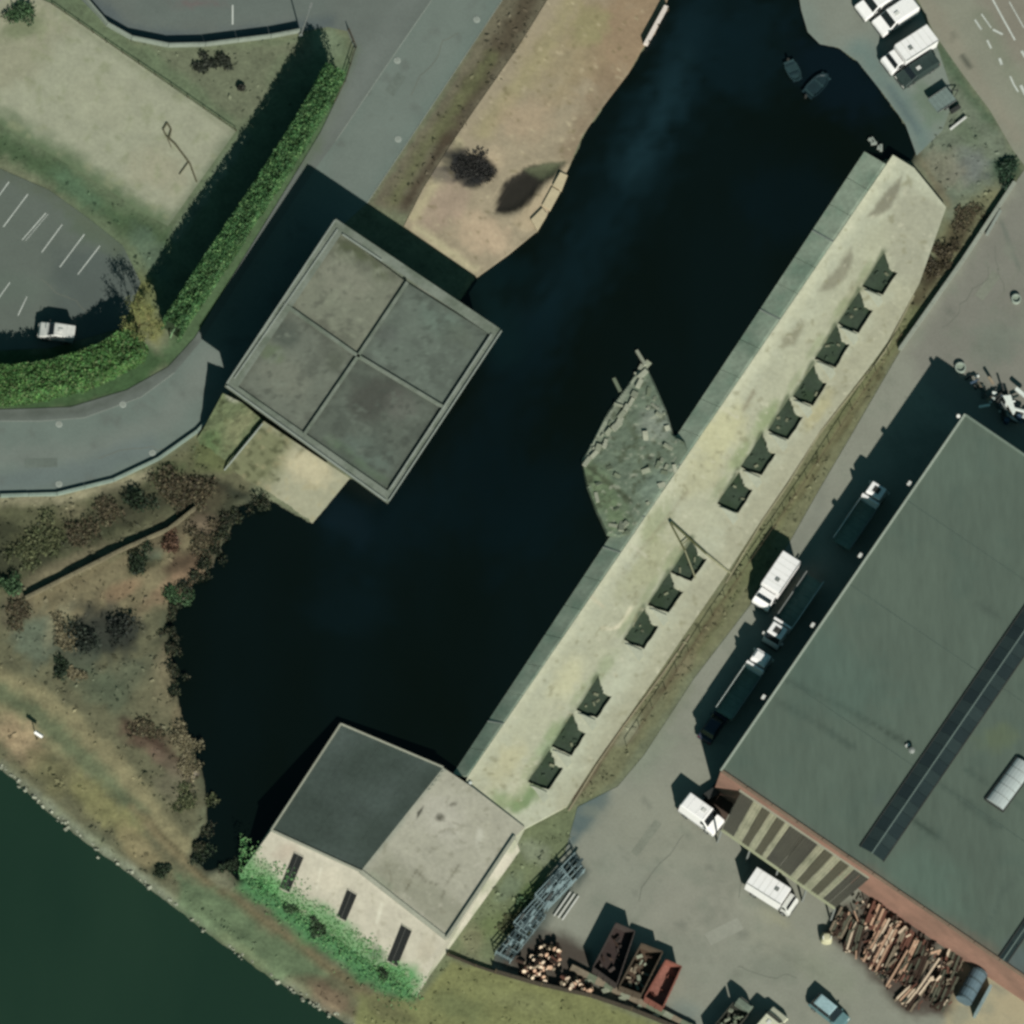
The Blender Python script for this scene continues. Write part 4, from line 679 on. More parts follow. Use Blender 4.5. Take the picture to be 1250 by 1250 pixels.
# ---- canopy against the brick wall
cn = empty('loading_canopy', P(950,1035), 'loading canopy with dark roof sheets and pale translucent strips', 'canopy')
Ct0, Ct1, Cb0, Cb1 = Vector((904,967)), Vector((1061,1073)), Vector((881,1013)), Vector((1019,1109))
CD = mat('canopy_dark', (76,76,64), mott=.12, tint=(66,66,58)); CP = mat('canopy_pale', (156,156,128), mott=.2, fine=4, tint=(136,138,112), tintscale=.8); CO = mat('canopy_olive', (84,83,66), mott=.14)
bd = [(0, .10, CD), (.10, .17, CP), (.17, .23, CO), (.23, .285, CP), (.285, .345, CO), (.345, .385, CP), (.385, .495, CD), (.495, .60, CD), (.60, .655, CP), (.655, .72, CO), (.72, .78, CP), (.78, .845, CO), (.845, .885, CP), (.885, .94, CD), (.94, 1.0, CD)]
zt, zb = 4.7, 4.1
for t0, t1, m in bd:
    e = .0015; q = [Ct0.lerp(Ct1, t0+e), Ct0.lerp(Ct1, t1-e), Cb0.lerp(Cb1, t1-e), Cb0.lerp(Cb1, t0+e)]; dz = random.uniform(0, .03)
    top = [P(*q[0], zt+dz), P(*q[1], zt+dz), P(*q[2], zb+dz), P(*q[3], zb+dz)]
    ms = MB(); ms.loft([v-Vector((0, 0, .05)) for v in top], top)
    nr = max(2, int((t1-t0)/.02))
    for k in range(nr):
        u0 = (k+.5)/nr; ms.bar(top[0].lerp(top[1], u0)+Vector((0, 0, .02)), top[3].lerp(top[2], u0)+Vector((0, 0, .01)), .07, .03)
    ms.build('roof_sheet', m, cn, local=False)
MB().bar(P(881,1013,zb-.1), P(1019,1109,zb-.1), .22, .3).build('gutter', mat('gutter_pale', (156,160,128), mott=.12), cn, local=False)
MB().bar(P(904,963,zt+.1), P(1062,1070,zt+.1), .62, .2).build('flashing', mat('flashing_pale', (150,152,132), mott=.12), cn, local=False)
for t in (0, .25, .5, .75, 1):
    q = Cb0.lerp(Cb1, t); v = P(*q, zb-.2); MB().box((v.x, v.y, (zb-.2)/2), (.2, .2, zb-.2)).build('post', METAL, cn, local=False)
# open frame at the canopy's west end, its dark floor panel paints shade
of = empty('open_bay', P(875,985), 'dark open bay with a bare steel frame at the west end of the loading canopy', 'bay')
q4 = [(872,955), (903,967), (880,1013), (852,985)]
MB().add(PL(q4, .06), [[0, 1, 2, 3]]).build('bay_floor', mat('bay_floor', (74,62,52), mott=.25), of, local=False)
for i, j in ((0, 3), (0, 1)): MB().bar(P(*q4[i], .5), P(*q4[j], .5), .14, .14).build('beam', METAL, of, local=False)
for x, y in (q4[0], q4[3]): v = P(x, y, 0); MB().box((v.x, v.y, .5), (.16, .16, 1.0)).build('post', METAL, of, local=False)
MB().box(P(868,970,.5), (1.6, .9, .9), .6).build('stillage', DARKMETAL, of, local=False)
# ================================================================== VEGETATION
def TZ(X, Y):
    i = np.clip(((Y/step)+nx/2).astype(int), 0, nx-1); j = np.clip(((X/step)+nx/2).astype(int), 0, nx-1)
    return ZZ.reshape(nx, nx)[i, j]
def hedge(name, label, se_line, width_px, h, cols, n, taper=.8):
    r = empty(name, P(*se_line[len(se_line)//2], 0), label, 'hedge')
    A = [P(x, y, 0) for x, y in se_line]; seg = [(A[i], A[i+1]) for i in range(len(A)-1)]
    L = np.array([(b-a).length for a, b in seg]); wd = width_px/PXM
    core = MB()
    for i_, (a, b) in enumerate(seg):
        d = (b-a).normalized(); nn = Vector((-d.y, d.x, 0))
        if i_ == 0: a = a+d*.7
        if i_ == len(seg)-1: b = b-d*.7
        if nn.x*(-.8)+nn.y*.55 < 0: nn = -nn
        core.loft([a+nn*.25, b+nn*.25, b+nn*(wd-.2), a+nn*(wd-.2)], [v+Vector((0, 0, h-.35)) for v in (a+nn*.45, b+nn*.45, b+nn*(wd-.35), a+nn*(wd-.35))])
    core.build('stem_mass', mat(name+'_core', (40,58,34), mott=.3), r, local=False)
    k = RNG.choice(len(seg), n, p=L/L.sum()); pts = np.zeros((n, 3))
    sa = np.array([a[:] for a, b in seg]); sb = np.array([b[:] for a, b in seg]); dd = sb-sa; dd /= np.linalg.norm(dd, axis=1)[:, None]
    nn = np.stack([-dd[:, 1], dd[:, 0], 0*dd[:, 0]], 1); sg = np.sign(nn[:, 0]*(-.8)+nn[:, 1]*.55); nn *= sg[:, None]
    t = RNG.uniform(0, 1, n); face = RNG.uniform(0, 1, n)
    a_ = np.where(face < .55, RNG.uniform(.15, wd, n), np.where(face < .85, RNG.uniform(0, .35, n), RNG.uniform(wd-.25, wd+.1, n)))
    z_ = np.where(face < .55, h+RNG.normal(0, .14, n), RNG.uniform(.05, h, n))
    lump = fbm(t*L[k]/1.1+k*7, a_*1.2, 91)
    z_ = z_+np.where(face < .55, lump*.6, 0); a_ = a_+np.where(face >= .55, lump*.4, 0)
    pts = sa[k]+(sb-sa)[k]*t[:, None]+nn[k]*a_[:, None]; pts[:, 2] = z_
    col = leafcol(n, cols, .35)*(1+.9*lump[:, None]).clip(.5, 1.6)
    o = link_obj('foliage', leafmesh('foliage', pts, .25, col), LEAF, r, local=False)
    return r
hedge('tall_hedge', 'tall clipped green hedge running beside the shaded road', [(417,106),(376,177),(334,243),(279,325),(217,419)], 27, 4.4, [(66,104,58),(54,90,50),(92,124,74),(60,98,56),(48,80,44)], 30000)
hedge('low_hedge', 'broad green hedge curving round the south side of the car park', [(-30,496),(20,496),(60,490),(100,480),(140,464),(178,440)], 40, 3.4, [(66,108,56),(56,94,48),(84,122,62),(72,110,56),(92,110,68)], 28000)

def bush(name, label, px, py, r_m, h, cols, n=260, leaf=.3, group=None, cat='shrub', clumps=7, flat=.5):
    g = P(px, py, 0); z0 = float(TZ(np.array([g.x]), np.array([g.y]))[0]) if abs(g.x) < 74 else 0
    z0 = max(z0, -1.0) if z0 > -1.3 else 0; g.z = z0
    rt = empty(name, g, label, cat, group=group)
    cs = RNG.normal(0, .42, (clumps, 3))*[r_m, r_m, h*.22]+[0, 0, h*.55]; cs[0] = [0, 0, h*.6]
    k = RNG.integers(0, clumps, n); v = RNG.normal(size=(n, 3)); v /= np.linalg.norm(v, axis=1)[:, None]
    rr = r_m*.55*RNG.uniform(.35, 1.05, (n, 1)); pts = cs[k]+v*rr*[1, 1, .8*h/max(r_m*1.4, .1)]; pts[:, 2] = pts[:, 2].clip(.03, None)
    col = leafcol(n, cols, .4)
    link_obj('crown', leafmesh('crown', pts, leaf, col, flat), LEAF, rt)
    st = MB()
    for j in range(5):
        e = cs[j % clumps]*.8; st.cyl((0, 0, -.2), e, .06, .02, 5)
    st.build('stem', BARK, rt); return rt
BROWN = [(74,66,48),(62,56,40),(88,82,60),(68,68,48)]; OLIVE = [(72,78,50),(60,68,42),(86,90,60)]; DKG = [(34,48,30),(26,38,24),(42,56,36)]; GRN = [(58,82,52),(68,96,60),(48,70,44)]; TAN = [(102,96,70),(88,82,60),(118,112,86)]
sp_ = [
 (206,592,1.5,1.9,BROWN,'brown leafless shrub nearest the ramp above the old retaining wall'), (168,612,1.6,2.0,DKG,'dark green shrub above the middle of the old retaining wall'), (128,628,1.4,1.6,BROWN,'brown shrub north of the old retaining wall beside a pale clearing'), (96,650,1.6,1.7,BROWN,'rusty brown shrub above the west half of the old retaining wall'),
 (60,655,1.5,1.5,OLIVE,'olive shrub midway between the road bend and the old wall'), (30,672,1.6,1.8,OLIVE,'olive shrub near the left edge above the old wall'), (14,715,1.3,1.8,GRN,'green shrub at the west end of the old retaining wall'), (245,596,1.5,2.2,BROWN,'tangled brown shrub at the west foot of the cream ramp'), (225,618,1.2,1.6,BROWN,'brown shrub at the east end of the old retaining wall'),
 (212,662,1.3,1.2,[(78,58,44),(96,74,56)],'reddish brown shrub below the east end of the old wall'), (170,688,1.5,1.6,DKG,'dark shrub in the hollow just below the old wall'), (248,660,1.3,1.1,BROWN,'brown shrub on the bank edge above the dark basin'), (20,748,1.4,1.3,BROWN,'dry brown shrub by the left edge below the old wall'),
 (74,770,1.2,1.1,TAN,'pale dry shrub on the bank west of the dark shrubs'), (110,785,2.0,2.2,[(40,48,38),(32,40,32),(50,58,46)],'wide blackish green shrub in the middle of the left bank'), (142,770,1.7,2.0,[(38,44,36),(30,36,30)],'blackish shrub east of the widest dark shrub on the bank'), (75,818,1.1,1.2,DKG,'small dark shrub beside the pale path on the bank'), (92,824,.8,.7,TAN,'small pale tuft right beside a dark shrub at the path'),  # the two blackish shrubs stand in for shade on the bank
 (214,732,1.4,1.5,GRN,'green shrub on the bank edge at the west side of the basin'), (178,890,1.3,1.0,BROWN,'brown bramble on the bank between path and basin'), (222,900,1.2,1.1,TAN,'pale bramble overhanging the basin on the left bank'), (228,935,1.1,1.0,TAN,'dry pale bush at the water where the basin narrows'), (228,982,1.2,1.1,OLIVE,'olive bush on the basin edge north of the round dark bush'),
 (246,1046,1.5,1.9,DKG,'round dark bush at the bottom tip of the basin'), (284,1058,1.0,1.6,DKG,'narrow dark bush beside the corner of the bunker'), (196,1064,.9,.9,DKG,'small dark bush on the river bank edge'), (150,300+0,0,0,None,''),
 (355,1112,.7,.7,GRN,'green bush in front of the first slot of the bunker wall'), (385,1133,1.0,.9,DKG+GRN,'dark green bush between the first two slots of the bunker wall'), (448,1152,.7,.7,DKG+GRN,'bright green bush between the last two slots of the bunker wall'), (468,1188,.9,.7,DKG+GRN,'dark low bush under the last slot of the bunker wall'), (322,1085,.7,.6,[(86,140,84),(74,126,74)],'bright green growth at the west corner of the bunker'),
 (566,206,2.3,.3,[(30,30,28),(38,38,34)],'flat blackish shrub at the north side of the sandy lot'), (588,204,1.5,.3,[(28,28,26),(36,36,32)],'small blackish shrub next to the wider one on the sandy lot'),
 (250,80,1.0,.8,[(48,54,42),(38,44,34)],'dark bush in the triangular lawn, western of a pair'), (274,76,1.0,.9,[(48,54,42),(38,44,34)],'dark bush in the triangular lawn, eastern of a pair'), (294,108,.5,1.2,[(44,46,38),(52,54,44)],'slim dark bush south of the pair in the triangular lawn'),
 (1228,206,1.4,1.5,[(40,64,44),(34,54,38)],'dark green bush by the side road at the upper right corner'), (1136,330,1.3,.9,[(52,48,32),(64,58,40)],'dark brown bramble along the quay behind the north wells'), (1150,308,1.3,.9,[(62,56,40),(70,64,46)],'brown bramble north of the darkest one behind the quay'), (1178,268,1.2,.8,BROWN,'brown weeds clump at the north end of the low yard wall'),
 (640,974,1.3,.8,[(100,132,80),(86,118,70)],'light green bush on the south end of the quay deck'), (655,985,1.2,.8,GRN,'mid green bush behind the light one on the quay deck'), (645,1106,1.3,.9,GRN,'green bush on the grass west of the metal racks'), (624,1128,1.1,.8,OLIVE,'olive bush south of the green one by the metal racks'),
 (20,15,1.6,1.4,GRN,'green shrub at the far upper left corner of the sand court'), (152,310,0,0,None,''),
]
for x, y, r_, h_, c, l in sp_:
    if c: soft = c in (BROWN, OLIVE, TAN); bush('shrub', l, x, y, r_*(1.45 if soft else 1.1), h_*(.32 if soft else .55), c, n=int(300+r_*230), leaf=.28, flat=2.0 if soft else 1.0)
for k_, (x, y) in enumerate(((322,614),(302,616),(288,626),(276,640),(270,655),(262,676),(252,690),(240,704),(226,720),(210,748),(206,772),(208,792),(212,816),(217,842),(252,1010),(240,1030))):
    bush('waterside_shrub', 'dark low shrub on the left shore of the basin, %s from the cream ramp' % ('nearest second third fourth fifth sixth seventh eighth ninth tenth eleventh twelfth thirteenth fourteenth fifteenth sixteenth'.split()[k_]), x+random.uniform(-3, 3), y+random.uniform(-3, 3), random.uniform(.8, 1.3), random.uniform(.5, .9), [(34,44,28),(26,36,22),(50,56,36),(60,58,42)], n=330, leaf=.24, group='dark shrubs along the left shore', flat=1.0)  # dark shrubs added to blur the edge of the painted shadow
# loose scrub growing over the banks and verges
npx = RNG.uniform(-10, 1260, 60000); npy = RNG.uniform(-10, 1260, 60000)
keep = np.zeros(60000, bool)
for poly, dens in ((BANKP, .30), ([(500,1226),(548,1170),(600,1188),(810,1252),(430,1262)], .10), ([(640,1012),(705,985),(742,948),(690,1040),(600,1168),(520,1212),(630,1036)], .25), ([(1162,262),(1218,216),(1236,236),(1175,316),(1100,424),(965,655),(842,822),(745,955),(700,985),(806,822),(885,710),(1000,527),(1112,360)], .5), ([(620,-20),(735,-20),(632,120),(556,165),(495,258),(456,246),(560,100)], .25), ([(100,5),(200,62),(400,40),(425,60),(360,160),(290,160)], .12), ([(140,320),(180,300),(205,330),(195,410),(165,415)], .4), ([(-20,172),(0,160),(90,212),(205,282),(170,300),(60,228),(-20,198)], .12), ([(1125,180),(1155,90),(1245,195),(1215,225),(1160,255)], .2)):
    keep |= (sdist(npx, npy, poly) < -2) & (RNG.uniform(0, 1, 60000) < dens)
for poly in (PARK, COURT, RAMP): keep &= sdist(npx, npy, poly) > 3
k = (1/c_-1); a_ = (npx-625)/PXM; b_ = (625-npy)/PXM; q_ = k*(a_*UX+b_*UY); gxx = a_+q_*UX; gyy = b_+q_*UY
gz = TZ(gxx, gyy); keep &= gz > -.95; keep &= ldist(npx, npy, [(-20,830),(60,890),(130,955),(200,1020),(260,1080),(400,1185)]) > 24
clus = fbm(npx/14, npy/14, 61); keep &= clus > -.12
npx, npy, gxx, gyy, gz, clus = [v[keep] for v in (npx, npy, gxx, gyy, gz, clus)]
cc = paint(npx, npy, (108,114,88), GROUND_LAYERS)*RNG.uniform(.62, 1.2, (len(npx), 1))
pts = np.stack([gxx, gyy, gz+RNG.uniform(.02, .16, len(gxx))*(.5+clus*2).clip(.2, 1.2)], 1)
tag(link_obj('scrub', leafmesh('scrub', pts, .5, cc.clip(.003, .6), flat=2.6), LEAF), kind='stuff')
# bright grass climbing the foot of the bunker wall
n = 2600; t = RNG.uniform(0, 1, n); sx = 291+(505-291)*t+RNG.normal(0, 5, n); f = RNG.uniform(0, 1, n)**1.1
up = 36+50*fbm(t*7, t*0, 5); sx += RNG.normal(0, 6, n); sy = 1069+(1223-1069)*t-f*up*1.1+RNG.uniform(-8, 34, n)*(1-f)*RNG.uniform(0, 1, n)
pp = []
for i in range(n):
    v = P(sx[i], sy[i], 0); z = coplanar_z(sx[i], sy[i], BW, BS, TS)
    if sx[i] < 292: sx[i] = 584-sx[i]; z = coplanar_z(sx[i], sy[i], BW, BS, TS)
    if z > 0: v = P(sx[i], sy[i], z)+wn*random.uniform(.02, .12)
    else: v.z = random.uniform(.02, .35)
    pp.append(v[:])
tag(link_obj('tall_grass', leafmesh('tall_grass', np.array(pp), .21, leafcol(n, [(80,130,74),(72,120,66),(92,138,82),(58,100,54),(100,134,86)], .15), flat=2.6, axis=wn[:]), LEAF), kind='stuff')
# bare tree with yellow-green twigs at the end of the tall hedge
def twig_tree(name, label, base, h, spread, cols, nl, seed, lean=(0, 0), leaf=.22):
    rnd = random.Random(seed); g = P(*base, 0); rt = empty(name, g, label, 'tree')
    tr = MB(); br = MB(); tips = []
    tr.cyl((0, 0, -.2), (lean[0]*.2, lean[1]*.2, h*.4), .17, .11, 8)
    def grow(p, d, L, r, lvl):
        q = p+d*L; br.cyl(p, q, r, r*.6, 5); tips.append(q); tips.append(p.lerp(q, .6))
        if lvl == 0: return
        for _ in range(3):
            nd = (d+Vector((rnd.gauss(0, .55), rnd.gauss(0, .55), rnd.gauss(.1, .3)))).normalized(); grow(q, nd, L*rnd.uniform(.6, .8), r*.6, lvl-1)
    for k in range(5):
        a = k*1.26+rnd.random(); grow(Vector((lean[0]*.2, lean[1]*.2, h*rnd.uniform(.28, .42))), Vector((math.cos(a)*spread+lean[0]*.3, math.sin(a)*spread+lean[1]*.3, 1)).normalized(), h*.26, .07, 3)
    tr.build('trunk', BARK, rt); br.build('branch', mat('twig_bark', (122,118,74), mott=.2), rt)
    T = np.array([t[:] for t in tips]); k = RNG.integers(0, len(T), nl); pts = T[k]+RNG.normal(0, .22, (nl, 3))
    link_obj('crown', leafmesh('crown', pts, leaf, leafcol(nl, cols, .3)), LEAF, rt); return rt
twig_tree('bare_tree', 'sparse yellow-green tree at the lower end of the tall hedge beside the car park', (168,404), 5.2, .9, [(118,122,70),(104,110,62),(96,104,60)], 1000, 3, leaf=.2)
# crooked dark bar and fork painting a cast shadow on the sand court
mb = MB(); pth = [(240,222),(232,200),(226,192),(214,176),(203,166),(199,158),(204,150),(209,158),(206,170)]
for a, b in zip(pth[:-1], pth[1:]): mb.bar(P(*a, .12), P(*b, .16), .16, .12)
mb.bar(P(230,198,.14), P(219,213,.12), .1); mb.bar(P(205,170,.14), P(209,180,.12), .08)
tag(mb.build('dead_branch', mat('dead_wood', (82,80,58), mott=.2)), 'thin crooked dead branch lying on the pale sand court', 'branch')

# ================================================================== STREET FURNITURE, FENCES
def lamp(px, py, h, label, arm=(1, 0)):
    g = P(px, py, 0); r = empty('street_lamp', g, label, 'street lamp', group='street lamps')
    MB().cyl((0, 0, -.2), (0, 0, h), .09, .05, 8).build('pole', METAL, r); MB().cyl((0, 0, 0), (0, 0, .25), .24, .2, 10).build('base', KERB, r)
    MB().bar((0, 0, h-.05), (arm[0], arm[1], h+.1), .07).build('arm', METAL, r)
    hd = MB().box((arm[0]*1.2, arm[1]*1.2, h+.1), (.6, .26, .14), math.atan2(arm[1], arm[0])).build('lamp_head', METAL, r)
    MB().box((arm[0]*1.2, arm[1]*1.2, h+.02), (.44, .18, .03), math.atan2(arm[1], arm[0])).build('lens', LAMPG, hd)
lamp(367,43,6.5,'street lamp at the top road by the end of the tall hedge',(.3,.9))
def rail_fence(name, pts, h, label, gap=2.0, rails=2, wd=.06, m=None, cat='fence'):
    m = m or BARK; r = empty(name, P(*pts[0], 0), label, cat)
    for a, b in zip(pts[:-1], pts[1:]):
        A, B = P(*a, 0), P(*b, 0); n = max(1, round((B-A).length/gap))
        for i in range(n+1): q = A.lerp(B, i/n); MB().box((q.x, q.y, h/2-.1), (wd*1.3, wd*1.3, h+.2)).build('post', m, r, local=False)
        for k in range(rails): z = h*(k+1)/rails-.04; MB().bar(A+Vector((0, 0, z)), B+Vector((0, 0, z)), wd, wd).build('rail', m, r, local=False)
    return r
rail_fence('court_fence', [(64,6),(130,52),(210,106),(288,160)], .45, 'low dark rail fence along the north-east edge of the sand court', rails=1, wd=.05)
rail_fence('lawn_fence', [(425,38),(434,60),(421,100),(408,125)], .9, 'low fence at the top end of the tall hedge beside the road')
PG = mat('rail_pale_green', (120,156,112), mott=.2)  # pale green rail added for the sunlit rim of the hedge
rail_fence('hedge_rail', [(412,100),(351,198),(290,296),(208,412)], 1.5, 'pale thin rail running along the road side of the tall hedge', gap=3.0, rails=1, wd=.1, m=PG)
yf = empty('board_fence', P(680,1205), 'dark board fence between the yellow grass and the yard', 'fence')
YFP = [(546,1166),(580,1180),(604,1188),(660,1204),(720,1217),(770,1234),(840,1262)]
FB = mat('fence_board', (58,52,42), mott=.2)
for a, b in zip(YFP[:-1], YFP[1:]):
    A, B = P(*a, 0), P(*b, 0); n = max(2, round((B-A).length/.6))
    hh = .6 if a[0] < 600 else 1.1
    for i in range(n): MB().bar(A.lerp(B, i/n+.0015)+Vector((0, 0, hh/2)), A.lerp(B, (i+1)/n-.0015)+Vector((0, 0, hh/2+random.uniform(-.03, .03))), .07, hh).build('board', FB, yf, local=False)
    MB().box((A.x, A.y, hh/2), (.14, .14, hh+.2)).build('post', BARK, yf, local=False)
def disc(px, py, r, label):
    g = P(px, py, .03); o = empty('concrete_ring', g, label, 'concrete ring', group='round concrete rings in the yard')
    m1 = MB(); n = 16
    ro = [(math.cos(a)*r, math.sin(a)*r) for a in np.linspace(0, 2*math.pi, n, endpoint=False)]; ri = [(x*.74, y*.74) for x, y in ro]
    vs = [(x, y, 0) for x, y in ro]+[(x, y, .45) for x, y in ro]+[(x, y, .45) for x, y in ri]+[(x, y, .2) for x, y in ri]
    m1.add(vs, [[k+j*n, (k+1) % n+j*n, (k+1) % n+(j+1)*n, k+(j+1)*n] for j in range(3) for k in range(n)]); m1.build('ring', mat('ring_concrete', (148,160,144), mott=.15), o)
    MB().add([(x, y, .22) for x, y in ri], [list(range(n))]).build('fill', mat('ring_fill', (136,150,132), mott=.2), o)
rail_fence('verge_fence', [(1100,410),(1040,500),(985,585),(930,665),(870,752),(812,842),(765,912)], .8, 'thin low wire fence running down the weedy verge between quay and yard', gap=2.6, rails=1, wd=.05, m=mat('fence_rust', (88,78,56), mott=.2))
disc(1172,450,.62,'round pale concrete ring at the north corner of the warehouse shadow'); disc(1240,366,.55,'round pale concrete ring by the right edge of the yard')
# A-shaped pair of leaning beams on the quay
af = empty('beam_pair', P(845,670), 'pair of long thin beams meeting in a point across the quay', 'beams')
BM = mat('beam_dark', (84,88,54), mott=.2); BM2 = mat('beam_pale', (150,150,116), mott=.2)
for a, mid_, b in (((818,638),(836,672),(849,706)), ((819,637),(862,676),(892,700))):
    MB().bar(P(*a, QZ+.35), P(*mid_, QZ+.25), .16, .16).build('beam', BM, af, local=False); MB().bar(P(*mid_, QZ+.25), P(*b, QZ+.1), .14, .14).build('beam_end', BM2, af, local=False)
MB().bar(P(833,664,QZ+.3), P(840,658,QZ+.3), .08).build('brace', BM, af, local=False)
# sign post on the river bank
sg = empty('notice_post', P(45,902), 'small white notice board on a post beside the grassy track', 'sign')
MB().cyl(P(45,903,0), P(45,903,0)+Vector((0, 0, 2.1)), .06, n=6).build('post', BARK, sg, local=False)
MB().box(P(45,903,0)+Vector((0, 0, 1.75)), (1.0, .3, .5), -.6, .7).build('board', WHITEP, sg, local=False)
# rocks along the river edge
mb = MB()
for k in range(260):
    t = random.random()*4; pts_ = [(0,936),(92,1016),(200,1096),(340,1200),(430,1254)]; i = min(3, int(t)); a, b = pts_[i], pts_[i+1]; f = t-i
    x, y = a[0]+(b[0]-a[0])*f+random.gauss(2, 3), a[1]+(b[1]-a[1])*f+random.gauss(-3, 3); s = random.uniform(.15, .5)
    mb.box(P(x, y, random.uniform(-1.05, -.6)), (s, s*.8, s*.6), random.random()*3, random.random(), random.random())
tag(mb.build('bank_stones', mat('bank_stone', (142,146,126), mott=.25)), kind='stuff')
# ================================================================== VEHICLES
def wheel(parent, x, y, r=.36, wd=.24, sub=True):
    s = 1 if y > 0 else -1
    t = MB().cyl((x, y-s*wd/2, r), (x, y+s*wd/2, r), r, n=14).build('wheel', RUBBER, parent)
    if sub: MB().cyl((x, y+s*wd/2, r), (x, y+s*(wd/2+.02), r), r*.6, n=10).build('rim', METAL, t)
def shell(profile, wd, inset, z0, z1):
    """a body from its side outline; the sides lean in above the belt line"""
    hw = lambda z: wd/2-inset*max(0, min(1, (z-z0)/(z1-z0)))
    n = len(profile); mb = MB()
    inner = [(x, hw(z)) for x, z in profile]
    L = [(x, hw(z), z) for x, z in profile]; R = [(x, -hw(z), z) for x, z in profile]
    mb.add(L+R, [[k, (k+1) % n, n+(k+1) % n, n+k] for k in range(n)]+[list(range(n)), list(range(n, 2*n))[::-1]])
    return mb
def bevel(o, wdt=.06, seg=2):
    b = o.modifiers.new('bevel', 'BEVEL'); b.width = wdt; b.segments = seg; b.limit_method = 'ANGLE'; b.angle_limit = rad(25); return o
def place(px, py, z, dx, dy): g = P(px, py, z); return Vector((g.x, g.y, .04)), heading(dx, dy)
def quadp(parent, name, vs, m, th=.025):
    vs = [Vector(v) for v in vs]; n = (vs[1]-vs[0]).cross(vs[2]-vs[0]).normalized()
    return MB().loft([v-n*th for v in vs], [v+n*th for v in vs]).build(name, m, parent)
def common(r, xf, xr, wd, zl=.75):
    for s in (-1, 1):
        MB().box((xf, s*(wd/2-.28), zl), (.08, .34, .2)).build('headlight', LAMPG, r); MB().box((xr, s*(wd/2-.14), zl+.25), (.06, .14, .4)).build('tail_light', REDL, r)
        MB().box((xf-1.15, s*(wd/2+.14), zl+.55), (.12, .26, .3)).build('mirror', GREY, r)
def van(label, px, py, dx, dy, paint_, L=5.4, wd=2.0, H=2.45, group=None, dirty=False, z=None):
    loc, rz = place(px, py, H if z is None else z, dx, dy); r = empty('van', loc, label, 'van', rz, group); a = L/2
    pr = [(-a, .38), (-a, H-.12), (-a+.12, H), (a-1.75, H), (a-1.0, 1.45), (a-.15, 1.15), (a, .85), (a, .38)]
    bevel(shell(pr, wd, .14, 1.0, H).build('body', paint_, r), .08)
    hw = wd/2-.17
    quadp(r, 'windscreen', [(a-1.66, hw-.05, H-.08), (a-1.66, -hw+.05, H-.08), (a-1.05, -hw, 1.55), (a-1.05, hw, 1.55)], GLASS, .04)
    for s in (-1, 1):
        quadp(r, 'side_window', [(a-1.95, s*(wd/2-.09), H-.3), (a-1.75, s*(wd/2-.09), H-.3), (a-1.2, s*(wd/2-.03), 1.5), (a-1.95, s*(wd/2-.02), 1.5)], GLASS, .03)
        MB().bar((-a+.1, s*(wd/2-.01), .62), (a-.3, s*(wd/2-.01), .62), .05, .12).build('side_strip', GREY, r)
        for x in (a-.95, -a+1.0): wheel(r, x, s*(wd/2-.12))
    MB().box((a+.02, 0, .5), (.14, wd-.1, .24)).build('bumper', GREY, r); MB().box((-a-.02, 0, .5), (.12, wd-.1, .2)).build('bumper', GREY, r)
    for x in (-a+.9, -a+2.0, -a+3.0): MB().box((x, 0, H+.012), (.06, wd-.6, .03)).build('roof_rib', paint_, r)
    MB().box((a-2.4, .1, H+.06), (.5, .4, .1)).build('roof_vent', WHITEDIRT, r)
    common(r, a, -a, wd); return r
def box_truck(label, px, py, dx, dy, L=6.2, wd=2.25, H=3.0, cab=None, boxm=None, group=None, cabm=None, boxlen=None):
    loc, rz = place(px, py, H*.9, dx, dy); r = empty('box_truck', loc, label, 'truck', rz, group); a = L/2; bl = boxlen or L-1.75
    m = boxm or WHITEP; cm = cabm or WHITEP
    bevel(MB().box((-a+bl/2, 0, .75+(H-.75)/2), (bl, wd, H-.75)).build('cargo_box', m, r), .05)
    for s in (-1, 1): MB().bar((-a, s*(wd/2-.02), H), (-a+bl, s*(wd/2-.02), H), .07, .07).build('edge_rail', METAL, r)
    for k in range(1, 6): MB().box((-a+bl*k/6, 0, H+.006), (.05, wd-.2, .02)).build('roof_bow', WHITEDIRT, r)
    MB().box((-a+bl*.72, .15, H+.05), (.45, .45, .1)).build('roof_vent', METAL, r)
    cx = a-(L-bl)+.12; cl = L-bl-.12; ch = H*.76; cw = wd*.92
    pr = [(cx, .45), (cx, ch-.05), (cx+.1, ch), (cx+cl*.42, ch), (cx+cl*.68, 1.5), (cx+cl-.08, 1.25), (cx+cl, .9), (cx+cl, .45)]
    bevel(shell(pr, cw, .12, 1.2, ch).build('cab', cm, r), .07)
    quadp(r, 'windscreen', [(cx+cl*.44, cw/2-.22, ch-.06), (cx+cl*.44, -cw/2+.22, ch-.06), (cx+cl*.67, -cw/2+.14, 1.56), (cx+cl*.67, cw/2-.14, 1.56)], GLASS, .04)
    MB().box((0, 0, .58), (L-.5, wd*.5, .2)).build('chassis', DARKMETAL, r)
    for s in (-1, 1):
        quadp(r, 'side_window', [(cx+.15, s*(cw/2-.1), ch-.2), (cx+cl*.4, s*(cw/2-.1), ch-.2), (cx+cl*.6, s*(cw/2-.03), 1.5), (cx+.15, s*(cw/2-.03), 1.5)], GLASS, .03)
        for x in (a-.75, -a+1.2): wheel(r, x, s*(wd/2-.16), .4, .28)
    MB().box((a+.02, 0, .55), (.16, cw, .24)).build('bumper', GREY, r); common(r, a, -a, cw); return r
